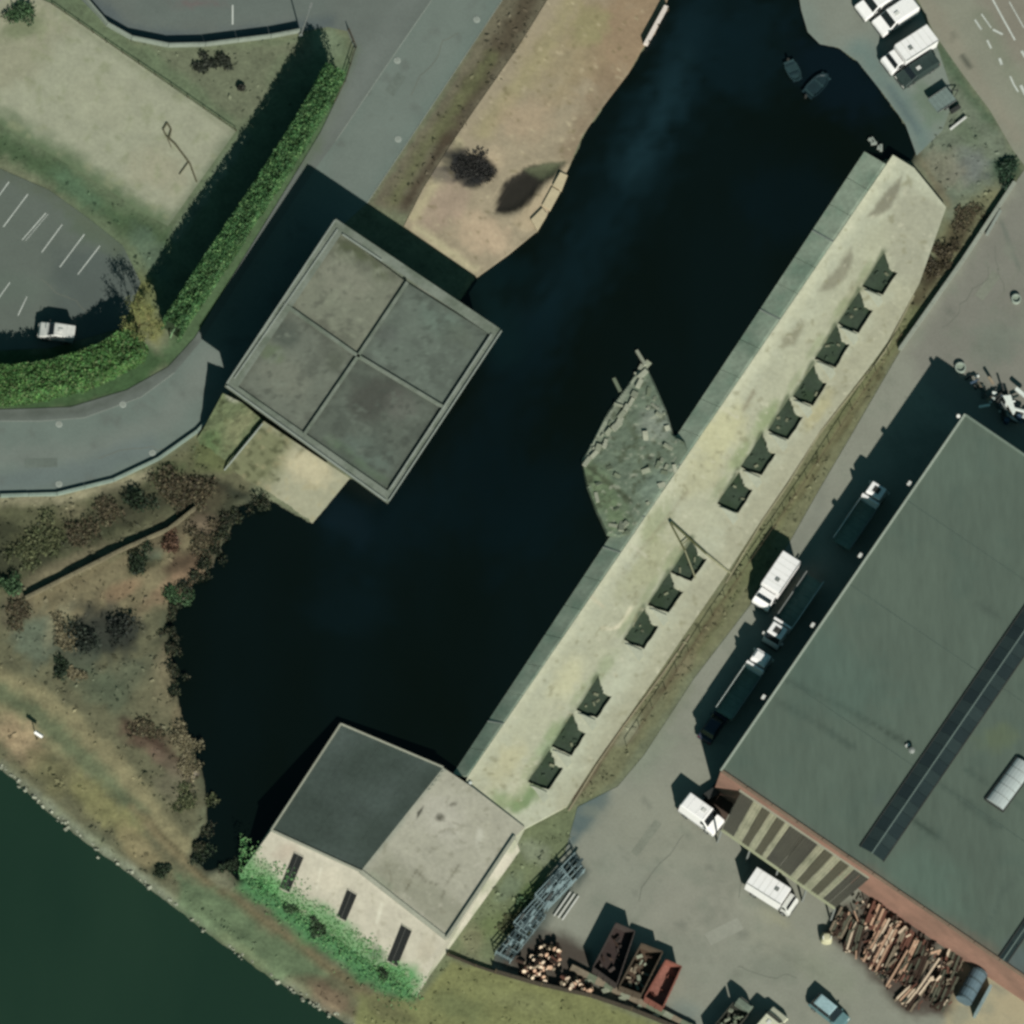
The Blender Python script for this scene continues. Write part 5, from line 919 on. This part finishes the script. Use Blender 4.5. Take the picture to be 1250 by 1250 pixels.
def flatbed(label, px, py, dx, dy, L=7.6, wd=2.2, bedm=None, hatch=True, group=None):
    """px,py: roof of the cab; the bed runs back from it"""
    loc, rz = place(px, py, 3.05, dx, dy); r = empty('flatbed_truck', loc, label, 'truck', rz, group); cw = wd*.92
    pr = [(-.95, .6), (-.95, 2.95), (-.85, 3.05), (.55, 3.05), (.85, 2.0), (.98, 1.7), (.98, .6)]
    bevel(shell(pr, cw, .1, 1.6, 3.05).build('cab', WHITEP, r), .08)
    if hatch: MB().box((-.15, 0, 3.07), (.75, .8, .06)).build('roof_hatch', DARKMETAL, r)
    else: MB().box((-.2, 0, 3.13), (.9, 1.4, .14)).build('wind_deflector', WHITEP, r)
    quadp(r, 'windscreen', [(.60, cw/2-.18, 2.95), (.60, -cw/2+.18, 2.95), (.88, -cw/2+.1, 2.05), (.88, cw/2-.1, 2.05)], GLASS, .05)
    MB().box((-1.35, 0, 1.9), (.22, wd, 1.9)).build('headboard', WHITEP, r)
    MB().box((-L/2+.2, 0, .75), (L, .9, .24)).build('chassis', DARKMETAL, r)
    bl = L-1.6; bc = -1.45-bl/2
    bed = MB().box((bc, 0, 1.1), (bl, wd, .18)).build('bed', bedm or BEDM, r)
    for k in range(9): MB().box((bc-bl/2+bl*(k+.5)/9, 0, 1.22), (bl/9-.03, wd-.25, .05)).build('deck_board', bedm or BEDM, bed)
    for s in (-1, 1):
        MB().box((bc, s*wd/2, 1.95), (bl, .12, .12)).build('side_rail', RAILM if s > 0 else METAL, r); MB().box((bc, s*wd/2, 1.4), (bl, .06, .5)).build('side_board', METAL, r)
        for k in range(4): MB().box((bc-bl/2+bl*(k+.15)/3.4, s*wd/2, 1.6), (.08, .08, .8)).build('stake', METAL, r)
        for x in (.1, -L+3.1, -L+2.0): wheel(r, x, s*(wd/2-.2), .46, .3)
        MB().box((.6, s*(cw/2+.2), 2.1), (.14, .22, .55)).build('mirror', WHITEDIRT, r); MB().box((1.0, s*(cw/2-.3), .95), (.06, .36, .2)).build('headlight', LAMPG, r)
    MB().box((1.0, 0, .65), (.16, cw, .3)).build('bumper', GREY, r); return r
BEDM = mat('bed_boards', (120,140,124), mott=.2); RAILM = mat('bed_rail', (196,204,192), rough=.5, mott=.1)
def car(label, px, py, dx, dy, m, L=4.3, wd=1.8, H=1.5, group=None, wag=False, roofm=None):
    loc, rz = place(px, py, H*.7, dx, dy); r = empty('car', loc, label, 'car', rz, group); a = L/2
    lo = [(-a, .35), (-a, .85), (-a+.15, .95), (a-1.15, .95), (a-.15, .78), (a, .6), (a, .32)]
    bevel(shell(lo, wd, .04, .5, .95).build('body', m, r), .08)
    b = -a+.2 if wag else -a+.55
    gl = [(b-.1, .94), (b+.25, H-.05), (b+.45, H), (a-2.0, H), (a-1.85, H-.04), (a-1.05, .94)]
    bevel(shell(gl, wd-.14, .2, .95, H).build('cabin_glass', GLASS, r), .05)
    rf = [(b+.28, H-.03), (b+.45, H+.02), (a-2.0, H+.02), (a-1.87, H-.03)]
    shell(rf, wd-.46, .05, H-.05, H).build('roof', roofm or m, r)
    for s in (-1, 1):
        for x in (a-.8, -a+.8): wheel(r, x, s*(wd/2-.1), .32, .2)
        for x in (b+.9, a-1.9): MB().bar((x, s*(wd/2-.07), .95), (x+.05, s*(wd/2-.26), H-.02), .07, .04).build('pillar', m, r)
        MB().box((a-.08, s*(wd/2-.3), .66), (.12, .34, .14)).build('headlight', LAMPG, r); MB().box((-a+.02, s*(wd/2-.22), .76), (.06, .3, .14)).build('tail_light', REDL, r); MB().box((a-1.3, s*(wd/2+.06), .98), (.14, .18, .12)).build('mirror', m, r)
    MB().box((-a, 0, .5), (.1, wd-.1, .2)).build('bumper', m, r); MB().box((a, 0, .48), (.1, wd-.1, .2)).build('bumper', m, r); return r
GV = 'vans parked in the row at the forecourt'
van('white van at the top edge of the row beside the side road', 1074, -4, -50, 32, WHITEP, L=5.0, wd=2.1, group=GV)
van('white van with rounded nose in the middle of the row beside the side road', 1095, 15, -47, 31, WHITEP, L=5.0, wd=2.2, group=GV)
box_truck('white box truck at the lower end of the row beside the side road', 1111, 58, -50, 32, L=6.2, wd=2.3, H=2.9)
DKV = mat('dark_green_paint', (46,60,56), rough=.5, mott=.2)
van('dark green van beside the white box truck at the forecourt', 1121, 82, -48, 31, DKV, L=4.9, wd=1.9, H=1.9)
tr = empty('flat_trailer', *((place(1150,122,.8,28,-14)[0]),), 'grey flat trailer south of the dark green van', 'trailer', heading(24, -16))
MB().box((0, 0, .75), (2.6, 1.9, .12)).build('bed', mat('trailer_grey', (112,128,120), mott=.15), tr)
for k in range(5): MB().box((-1.04+k*.52, 0, .83), (.48, 1.8, .04)).build('board', bpy.data.materials['trailer_grey'], tr)
for s in (-1, 1): wheel(tr, 0, s*.95, .32, .2); MB().box((0, s*.96, .86), (2.6, .05, .14)).build('side_rail', METAL, tr)
MB().bar((1.3, .5, .6), (2.3, 0, .5), .08).add([], []).bar((1.3, -.5, .6), (2.3, 0, .5), .08).build('drawbar', DARKMETAL, tr)
tag(MB().bar(P(1160,158,.2), P(1179,143,.3), .22, .2).build('pole', WHITEDIRT), 'pale pole lying on the grassy forecourt south of the grey trailer', 'pole')
tag(MB().box(P(1166,133,.3), (1.2, .5, .5), heading(24, -16)).add([], []).box(P(1166,133,.62), (1.1, .4, .12), heading(24, -16)).build('low_crate', DARKMETAL), 'dark low crate between the grey trailer and the pale pole', 'crate')
box_truck('white box truck parked in the sun beside the weed strip', 948, 707, -34, 50, L=6.4, wd=2.35, H=2.7, boxlen=4.6)
GF = 'flatbed trucks in the warehouse shadow'
flatbed('flatbed truck nearest the warehouse north corner, with square dark hatch on its white cab', 1071, 597, 34, -50, L=7.4, group=GF)
flatbed('flatbed truck with white hatched cab parked tail to tail beside the sunlit box truck', 948, 771, -34, 50, L=8.6, group=GF)
flatbed('flatbed truck with plain white cab and pale deflector near the warehouse west corner', 930, 801, 34, -50, L=7.8, hatch=False, group=GF)
car('dark blue car in deep shadow near the west corner of the warehouse', 872, 884, 34, -50, mat('dark_blue_paint', (48,56,68), rough=.4, mott=.15))
van('white van backed up to the west end of the loading canopy', 858, 990, 42, 30, WHITEP, L=4.9, wd=2.2, H=2.3)
box_truck('white box van parked in front of the loading canopy', 944, 1086, 43, 27, L=5.8, wd=2.3, H=2.7, boxlen=4.5, cabm=WHITEDIRT)
van('small white van in the hedge shadow at the edge of the car park', 70, 402, -40, -6, WHITEDIRT, L=4.0, wd=1.8, H=1.9)
TEAL = mat('teal_paint', (92,124,124), rough=.4, mott=.12)
car('teal grey car with pale roof box at the bottom of the yard', 1013, 1233, 30, 24, TEAL, L=4.6, wd=1.9, H=1.6, wag=True, roofm=mat('pale_roof', (150,178,178), rough=.4, mott=.2))
van('pale cream van at the bottom edge of the yard', 938, 1250, 33, -38, mat('cream_paint', (198,200,172), mott=.08), L=5.2, wd=2.2, H=2.4)
tp = empty('tipper_truck', place(893,1245,1.6,34,-42)[0], 'dark open tipper loaded with pale rubble beside the cream van', 'truck', heading(34, -42))
TD = mat('tipper_dark', (56,58,48), mott=.2)
MB().box((-.6, 0, .9), (4.6, 2.0, .16)).build('bed', TD, tp)
for s in (-1, 1): MB().box((-.6, s*1.05, 1.4), (4.6, .1, .95)).build('side_board', TD, tp); wheel(tp, 1.9, s*.9, .42); wheel(tp, -1.9, s*.9, .42)
bevel(shell([(1.8, .5), (1.8, 2.1), (2.5, 2.1), (2.95, 1.4), (3.05, .5)], 1.9, .1, 1, 2.1).build('cab', mat('tipper_cab', (104,116,100), mott=.2), tp), .06)
quadp(tp, 'windscreen', [(2.55, .7, 2.03), (2.55, -.7, 2.03), (2.92, -.8, 1.45), (2.92, .8, 1.45)], GLASS, .04)
for k in range(34): MB().box((random.uniform(-2.7, 1.4), random.uniform(-.85, .85), 1.15+random.uniform(0, .6)), (random.uniform(.25, .6), random.uniform(.2, .4), .25), random.random()*3, random.random(), random.random()).build('rubble_lump', random.choice(SLABM[:2]+[TD]), tp)
# dark hulls added where cars stand in the shade
def shaded_car(label, px, py, dx, dy, L, wd, m, m2):
    g = P(px, py, WB); r = empty('boat', g, label, 'boat', heading(dx, dy), 'small boats in the dark basin')
    st = np.linspace(-1, 1, 9); outer = []; 
    def rg(k, zz, sc): return [(L/2*t*sc, s*wd/2*sc*math.sqrt(max(.02, 1-max(0, t)**2.2))*(.85 if t < -.7 else 1), zz) for s, ts in ((1, st), (-1, st[::-1])) for t in ts]
    a, b, c = rg(0, -.25, .8), rg(0, .38, 1.0), rg(0, .36, .86); d = rg(0, .26, .78)
    mb = MB().loft(a, b, caps=False).loft(b, c, caps=False).loft(c, d, caps=False); mb.add(d, [list(range(len(d)))]); mb.build('hull', m, r)
    for t in (-.35, .1, .42): MB().box((L*t, 0, .30), (.26, wd*.74, .05)).build('bench', m2, r)
    MB().cyl((-L/2-.1, 0, -.2), (-L/2-.1, 0, .62), .14, .16, 8).build('outboard_motor', DARKMETAL, r)
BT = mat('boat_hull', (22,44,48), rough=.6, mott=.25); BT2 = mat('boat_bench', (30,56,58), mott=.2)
shaded_car('small bluish boat in the dark basin, nearer the north bank', 968, 88, 10, 20, 2.6, 1.5, BT2, BT)
shaded_car('longer bluish boat in the dark basin, nearer the forecourt', 997, 105, 26, -26, 3.6, 1.7, BT, BT2)

# ================================================================== YARD CLUTTER
def skip(label, quad, H, m, inner, load=None):
    """open-topped steel container; quad = its rim in the photo"""
    rim = PL(quad, H); c = sum(rim, Vector())/4; g = Vector((c.x, c.y, .03)); r = empty('waste_container', g, label, 'container', group='open containers in the yard')
    loc = [v-g for v in rim]; low = [Vector((v.x*.97, v.y*.97, .1)) for v in loc]
    for i in range(4):
        A, B, C, D = loc[i], loc[(i+1) % 4], low[(i+1) % 4], low[i]; n = (B-A).cross(D-A).normalized()*.05
        wl = MB().loft([A-n, B-n, C-n, D-n], [A+n, B+n, C+n, D+n]).build('side', m, r)
        L = (B-A).length; k = max(2, int(L/.7))
        for j in range(1, k): MB().bar(A.lerp(B, j/k)+(A.lerp(B, j/k).normalized()*.06)+Vector((0, 0, -.05)), D.lerp(C, j/k)*1.03, .1, .1).build('rib', m, wl)
        MB().bar(A, B, .14, .12).build('rim', m, r)
    fl = .45*H if load else .25
    MB().add([Vector((v.x*.96, v.y*.96, fl)) for v in loc], [[0, 1, 2, 3]]).build('load_bed', inner, r)
    if load:
        for k in range(load[1]):
            t, s = random.uniform(.1, .9), random.uniform(.12, .88); v = (loc[0].lerp(loc[1], t)).lerp(loc[3].lerp(loc[2], t), s)
            MB().box((v.x, v.y, fl+random.uniform(.1, .5)), (random.uniform(.3, 1.1), random.uniform(.15, .4), .14), random.random()*3, random.uniform(-.4, .4), random.uniform(-.4, .4)).build('scrap_piece', random.choice(load[0]), r)
SKD = mat('skip_dark', (60,53,48), mott=.25); SKB = mat('skip_brown', (76,66,52), mott=.3); SKR = mat('skip_red', (124,78,64), mott=.25)
WDA = mat('wood_pale', (184,152,124), mott=.25); WDB = mat('wood_red', (104,70,56), mott=.25); WDC = mat('wood_grey', (126,116,96), mott=.25); WDD = mat('wood_dark', (58,44,34), mott=.25); WDE = mat('wood_cream', (204,186,158), mott=.2)
skip('large dark brown open container, westernmost of the three in the yard', [(752,1127),(775,1137),(753,1202),(724,1181)], 2.3, SKD, mat('skip_inner', (56,46,42), mott=.3), ([SKD, WDD], 10))
skip('brown open container with rubble between the dark and the red one', [(783,1152),(809,1162),(783,1214),(756,1204)], 2.3, SKB, mat('skip_inner_b', (72,58,44), mott=.3), ([SLABM[0], WDC, SKB, WDD], 20))
skip('rust red open container, easternmost of the three in the yard', [(813,1172),(832,1180),(809,1230),(787,1217)], 2.2, SKR, mat('skip_inner_r', (138,94,80), mott=.3), ([SKR], 5))
# racks of grey steel frames
FRM = mat('galvanised', (128,148,146), rough=.5, mott=.2, spec=.5); FRD = mat('frame_dark', (62,76,76), rough=.6, mott=.2)
RK = [((700,1046),(712,1066),(668,1112),(652,1096)), ((684,1066),(694,1078),(640,1142),(626,1130)), ((650,1112),(664,1122),(622,1176),(604,1166)), ((696,1090),(706,1095),(686,1124),(676,1119))]
RN = ['steel frame rack nearest the dark pool of asphalt, northernmost of the racks', 'steel frame rack in the middle of the row of racks', 'dark steel frame rack at the south end next to the log pile', 'bright bundle of pale steel bars beside the racks']
for ri, q in enumerate(RK):
    c = P(sum(v[0] for v in q)/4, sum(v[1] for v in q)/4, 0); r = empty('steel_rack', c, RN[ri], 'rack', group='steel racks by the grass strip')
    A, B, C, D = PL(q, 0)
    lv = (.35, .8, 1.2) if ri < 3 else (.25,)
    for z in lv:
        up = Vector((0, 0, z+.03)); nl = 5 if ri < 3 else 3
        for k in range(nl):
            t = k/(nl-1); p0, p1 = A.lerp(B, t), D.lerp(C, t); j = random.uniform(-.04, .04)
            MB().bar(p0+up, p1+up+Vector((0, 0, j)), .09 if ri < 3 else .13, .08).build('long_bar', random.choice([FRM, FRM, FRD] if ri < 2 else [FRM, FRD, FRD, FRD]) if ri != 3 else WHITEDIRT, r, local=False)
        if ri < 3:
            n2 = 7
            for k in range(n2): MB().bar(A.lerp(D, k/(n2-1))+up, B.lerp(C, k/(n2-1))+up+Vector((0, 0, .05)), .08, .06).build('cross_bar', random.choice([FRM, FRD]), r, local=False)
    if ri < 3:
        for t in (0, .33, .66, 1):
            for e0, e1 in ((A, D), (B, C)):
                v = e0.lerp(e1, t); MB().box((v.x, v.y, .7), (.09, .09, 1.4)).build('post', FRM, r, local=False)
        for k in range(9):
            t, s = random.random(), random.random(); v = A.lerp(D, t).lerp(B.lerp(C, t), s)
            MB().box((v.x, v.y, 1.3), (random.uniform(.6, 1.2), .3, .08), heading(30, -44), 0, random.uniform(-.1, .1)).build('panel', random.choice([FRM, FRD, GREY]), r, local=False)
# log piles with pale sawn ends, axes pointing up and south
def log_pile(label, poly, n, cols, rl=(.16, .30), ln=(.5, 1.1), zmax=1.4):
    c = P(sum(v[0] for v in poly)/len(poly), sum(v[1] for v in poly)/len(poly), 0); r = empty('log_pile', c, label, 'log pile', group='log piles')
    xs = [v[0] for v in poly]; ys = [v[1] for v in poly]; k = 0
    while k < n:
        x, y = random.uniform(min(xs), max(xs)), random.uniform(min(ys), max(ys))
        if float(sdist(np.array([x]), np.array([y]), poly)[0]) > -1: continue
        k += 1; z = random.uniform(.2, zmax); rd = random.uniform(*rl); v = P(x, y, z)
        d = Vector((random.gauss(.25, .35), random.gauss(-.75, .3), random.uniform(.25, .9))).normalized()
        lg = MB().cyl(v-d*random.uniform(*ln), v, rd, rd*.95, 8).build('log', random.choice([WDD, WDD, WDB, BARK]), r, local=False)
        o = MB().cyl(v, v+d*.012, rd*.9, n=8).build('sawn_end', random.choice(cols), lg); o.location = (0, 0, 0)
log_pile('pile of brown logs with pale sawn ends south of the steel racks', [(640,1172),(668,1148),(690,1158),(684,1180),(664,1202),(632,1192)], 78, [WDE, WDA, WDA, WDE, WDC])
log_pile('smaller pile of logs with pale sawn ends beside the board fence', [(680,1196),(700,1190),(724,1204),(722,1214),(700,1210),(682,1206)], 36, [WDE, WDC, WDA])
# bay wall of grey blocks behind the containers
bw = empty('block_row', P(760,1215), 'row of grey concrete blocks running along the foot of the containers', 'blocks')
for k in range(15):
    t = k/14; x, y = 702+(846-702)*t, 1180+(1252-1180)*t
    MB().box(P(x, y+4, .4), (1.05, .6, .8+random.uniform(-.1, .1)), heading(144, 72)+random.uniform(-.1, .1)).build('block', random.choice(SLABM[:2]+[WDC]), bw, local=False)
    if k % 2: MB().box(P(x+6, y+14, .3), (random.uniform(.5, 1.0), .5, .5), random.random()*3).build('rubble_lump', random.choice(SLABM), bw, local=False)
# timber yard below the brick wall
HD = heading(-36, 52); AX = (Vector((-.57,.82)), Vector((.83,.55)))
def timber(label, quad, cols, nb, layers, zl=.18, gap=.26, cross=False):
    c = P(sum(v[0] for v in quad)/4, sum(v[1] for v in quad)/4, 0); r = empty('timber_stack', c, label, 'timber stack', group='timber stacks below the brick wall')
    A, B, C, D = PL(quad, 0)
    for l in range(layers):
        for k in range(nb):
            if random.random() < gap: continue
            t = (k+.5)/nb; p0, p1 = A.lerp(B, t), D.lerp(C, t); z = .12+zl*l
            s0, s1 = random.uniform(0, .16), random.uniform(.84, 1.0); w_ = (B-A).length/nb*.82
            MB().bar(p0.lerp(p1, s0)+Vector((0, 0, z)), p0.lerp(p1, s1)+Vector((0, 0, z+random.uniform(-.02, .03))), w_, zl*.85).build('plank', random.choice(cols), r, local=False)
    for t in (.2, .8): MB().bar(A.lerp(D, t)+Vector((0, 0, .03)), B.lerp(C, t)+Vector((0, 0, .03)), .12, .1).build('bearer', WDD, r, local=False)
GRB = mat('grey_green_timber', (84,86,70), mott=.25)
timber('dark weathered timber stack nearest the canopy', [(1026,1108),(1042,1120),(1026,1150),(1010,1140)], [WDD, GRB, GRB, WDC], 6, 4)
timber('grey green timber stack behind the pale bulk bag', [(1040,1124),(1056,1134),(1046,1172),(1028,1160)], [GRB, WDD, WDC, WDE], 6, 5)
timber('reddish timber stack close to the brick wall', [(1066,1100),(1084,1112),(1070,1142),(1054,1130)], [WDB, WDD, WDA, WDB], 6, 5)
timber('mixed pale and red timber stack in the middle of the yard row', [(1082,1112),(1104,1128),(1072,1192),(1048,1174)], [WDA, WDB, WDD, WDE, WDB], 8, 4)
timber('red brown timber stack with pale boards on top', [(1104,1130),(1124,1146),(1096,1204),(1074,1192)], [WDB, WDB, WDD, WDA, WDC], 8, 5)
timber('dark timber stack with gaps beside the red brown one', [(1124,1148),(1140,1160),(1118,1216),(1098,1204)], [WDD, WDB, GRB, WDC], 6, 4)
timber('pale long timber stack at the lower end of the row', [(1118,1196),(1132,1206),(1112,1238),(1090,1222)], [WDE, WDC, WDA, WDD], 6, 3)
timber('dark timber stack at the lower edge next to the blue grey tank', [(1148,1176),(1172,1192),(1150,1240),(1126,1224)], [GRB, WDD, WDD, WDC], 8, 3)
timber('loose timber stack against the brick wall by the open door', [(1160,1152),(1178,1164),(1168,1190),(1150,1178)], [WDC, WDD, WDE, GRB], 6, 3)
ot = empty('timber_offcuts', P(1090,1160), 'scattered pale offcuts and boards lying over the timber stacks', 'offcuts')
TY = [(1020,1112),(1062,1090),(1100,1120),(1142,1158),(1185,1180),(1160,1235),(1110,1235),(1050,1180),(1010,1145)]
k = 0
while k < 190:
    x, y = random.uniform(1010, 1185), random.uniform(1090, 1238)
    if float(sdist(np.array([x]), np.array([y]), TY)[0]) > -3: continue
    k += 1; MB().box(P(x, y, random.uniform(.5, 1.25)), (random.choice([random.uniform(.2, .5), random.uniform(.3, 1.3)]), random.uniform(.1, .28), random.uniform(.06, .16)), HD+random.gauss(0, .35), random.uniform(-.2, .2), random.uniform(-.25, .25)).build('offcut', random.choice([WDE, WDA, WDB, WDD, WDD, WDD, WDC, GRB, WDB]), ot, local=False)
for (a, b, m, l) in (((1147,1170),(1118,1212),WDE,'long pale pole lying across the timber stacks'), ((1108,1160),(1082,1204),WDA,'long tan pole lying on the red timber stack'), ((1139,1192),(1122,1214),WDE,'short cream pole by the lower timber stack')):
    tag(MB().bar(P(*a, 1.3), P(*b, 1.1), .2, .16).build('pole', m), l, 'pole')
# bulk bag
g = P(1008,1148,0); bb = empty('bulk_bag', g, 'pale cream bulk bag standing beside the timber stacks', 'bag')
mb = MB(); n = 12
def rr(z, s): return [(math.copysign(abs(math.cos(a))**.6, math.cos(a))*s, math.copysign(abs(math.sin(a))**.6, math.sin(a))*s, z+random.uniform(-.03, .03)) for a in np.linspace(0, 2*math.pi, n, endpoint=False)]
A, B, C, D = rr(0, .52), rr(.45, .66), rr(1.0, .62), rr(1.12, .36); mb.loft(A, B, caps=False).loft(B, C, caps=False).loft(C, D); mb.build('sack', mat('bag_cream', (190,188,152), mott=.15), bb, smooth=True)
for s in (-1, 1): MB().bar((s*.4, -.3, 1.1), (s*.45, 0, 1.35), .07, .03).bar((s*.45, 0, 1.35), (s*.4, .3, 1.1), .07, .03).build('loop', WHITEDIRT, bb)
# blue grey tank and door in the brick wall
tk = empty('storage_tank', P(1192,1212), 'blue grey ribbed tank against the brick wall at the lower right', 'tank')
TK = mat('tank_blue_grey', (86,106,112), rough=.5, mott=.2)
A, B = P(1196,1186,.9), P(1176,1222,.9); MB().cyl(A, B, .95, n=16).build('drum', TK, tk, local=False, smooth=False)
for t in (.05, .35, .65, .95): C = A.lerp(B, t); d = (B-A).normalized(); MB().cyl(C-d*.06, C+d*.06, 1.0, n=16).build('hoop', FRD, tk, local=False)
MB().bar(P(1209,1205,.8), P(1190,1240,.8), .3, 1.5).build('side_panel', FRM, tk, local=False)
# scrap heap by the north corner of the warehouse
sh = empty('scrap_heap', P(1215,490), 'heap of white boards pipes and scrap at the north end of the warehouse', 'scrap heap')
SW = mat('scrap_white', (214,222,210), mott=.15); SBL = mat('scrap_blue', (64,84,100), mott=.25)
for k in range(60):
    t = random.random(); x = 1188+62*t+random.gauss(0, 4); y = 462+48*t+random.gauss(0, 8)
    MB().box(P(x, y, random.uniform(.1, 1.0)), (random.uniform(.3, 1.5), random.uniform(.12, .4), random.uniform(.06, .25)), random.random()*3.1, random.uniform(-.5, .5), random.uniform(-.4, .4)).build('scrap_piece', random.choice([SW, SW, DARKMETAL, DARKMETAL, DARKMETAL, SBL, WDC, DKV, METAL]), sh, local=False)
tp2 = [(1224,483),(1234,482),(1240,502),(1237,507)]
MB().loft(PL(tp2, 1.3), PL(tp2, 1.38)).build('white_sheet', SW, sh, local=False)
MB().bar(P(1240,474,1.2), P(1252,484,1.2), .4, .2).build('white_board', SW, sh, local=False); MB().bar(P(1222,490,1.1), P(1233,508,1.1), .14, .1).build('pipe', METAL, sh, local=False)
for x, y, l in ((1228,516,'blue grey drum among the scrap at the north end of the warehouse'), (1243,512,'second blue grey drum close to the right edge by the scrap heap')):
    r = empty('oil_drum', P(x, y, 0), l, 'drum'); MB().cyl((0, 0, .02), (0, 0, .9), .3, n=12).build('barrel', SBL, r)
    for z in (.3, .6): MB().cyl((0, 0, z-.02), (0, 0, z+.02), .32, n=12).build('hoop', SBL, r)
# small things on the deck by the bunker
for x, y, s, l in ((586,985,.5,'small dark hatch on the quay beside the bunker roof'), (613,1008,.5,'small dark grating at the east corner of the bunker roof')):
    tag(MB().box(P(x, y, QZ+.06 if y < 1000 else QZ+.1), (1.3, .35, .1), heading(20, 14)).box(P(x, y, QZ+.14), (1.1, .22, .06), heading(20, 14)).build('hatch', DARKMETAL), l, 'hatch')
st_ = empty('stone_row', P(575,970), 'short row of white stones where the quay meets the bunker', 'stones')
for x, y in ((574,956),(577,963),(573,968),(579,972),(572,976),(583,968)): MB().box(P(x, y, QZ+.1), (.35, .3, .22), random.random()*3).build('stone', SW, st_, local=False)
# pale drain covers and spots on the roads
def cover(px, py, label, m, r=.42, z=.05):
    g = P(px, py, z); o = empty('drain_cover', g, label, 'drain cover', group='pale covers on the road')
    MB().cyl((0, 0, 0), (0, 0, .02), r, n=12).build('frame', m, o); MB().cyl((0, 0, .02), (0, 0, .03), r*.75, n=12).build('lid', KERB, o)
CVM = mat('cover_pale', (158,166,154), mott=.15)
for x, y, l in ((485,74,'pale cover on the upper road beside its west gutter'), (582,24,'pale cover on the upper road near the top edge'), (486,170,'pale cover on the upper road close to the east gutter'), (150,494,'pale cover near the inside of the lower road bend'), (186,553,'pale cover near the outer kerb of the lower road bend'), (72,591,'pale cover on the lower road by its outer kerb near the left edge'), (72,518,'small pale cover at the inner gutter of the lower road')):
    cover(x, y, l, CVM, .38)
# asphalt patches and cracks
PT = [mat('patch_dark', (100,110,100), mott=.15), mat('patch_yard', (124,128,112), mott=.15), mat('patch_pale', (146,148,132), mott=.12)]
def patch(q, z, m): mb = MB(); vs = PL(q, z); mb.add(vs, [list(range(len(vs)))]); return tag(mb.build('asphalt_patch', m), kind='structure')
patch([(470,110),(486,88),(496,95),(480,118)], .036, PT[0]); patch([(30,560),(70,559),(70,570),(30,571)], .036, PT[0]); patch([(1190,360),(1212,330),(1222,337),(1200,367)], .036, PT[1]); patch([(860,1140),(900,1120),(908,1134),(868,1154)], .036, PT[2]); patch([(770,1040),(800,1000),(808,1006),(778,1046)], .036, PT[1])
rnd = random.Random(5); CR = mat('tar_crack', (106,110,97), mott=.2)
for (x, y, dx, dy, n) in ((560,40,-6,9,10), (120,560,9,-2,9), (780,1100,6,-9,9), (930,1030,-5,9,7), (1150,400,5,-8,10), (1215,300,2,9,7), (900,1180,9,3,8), (50,340,8,5,7)):
    mb = MB(); p = (x, y)
    for _ in range(n):
        q = (p[0]+dx+rnd.gauss(0, 3), p[1]+dy+rnd.gauss(0, 3)); mb.bar(P(*p, .038), P(*q, .038), .07, .004); p = q
    tag(mb.build('tar_seam', CR), kind='structure')
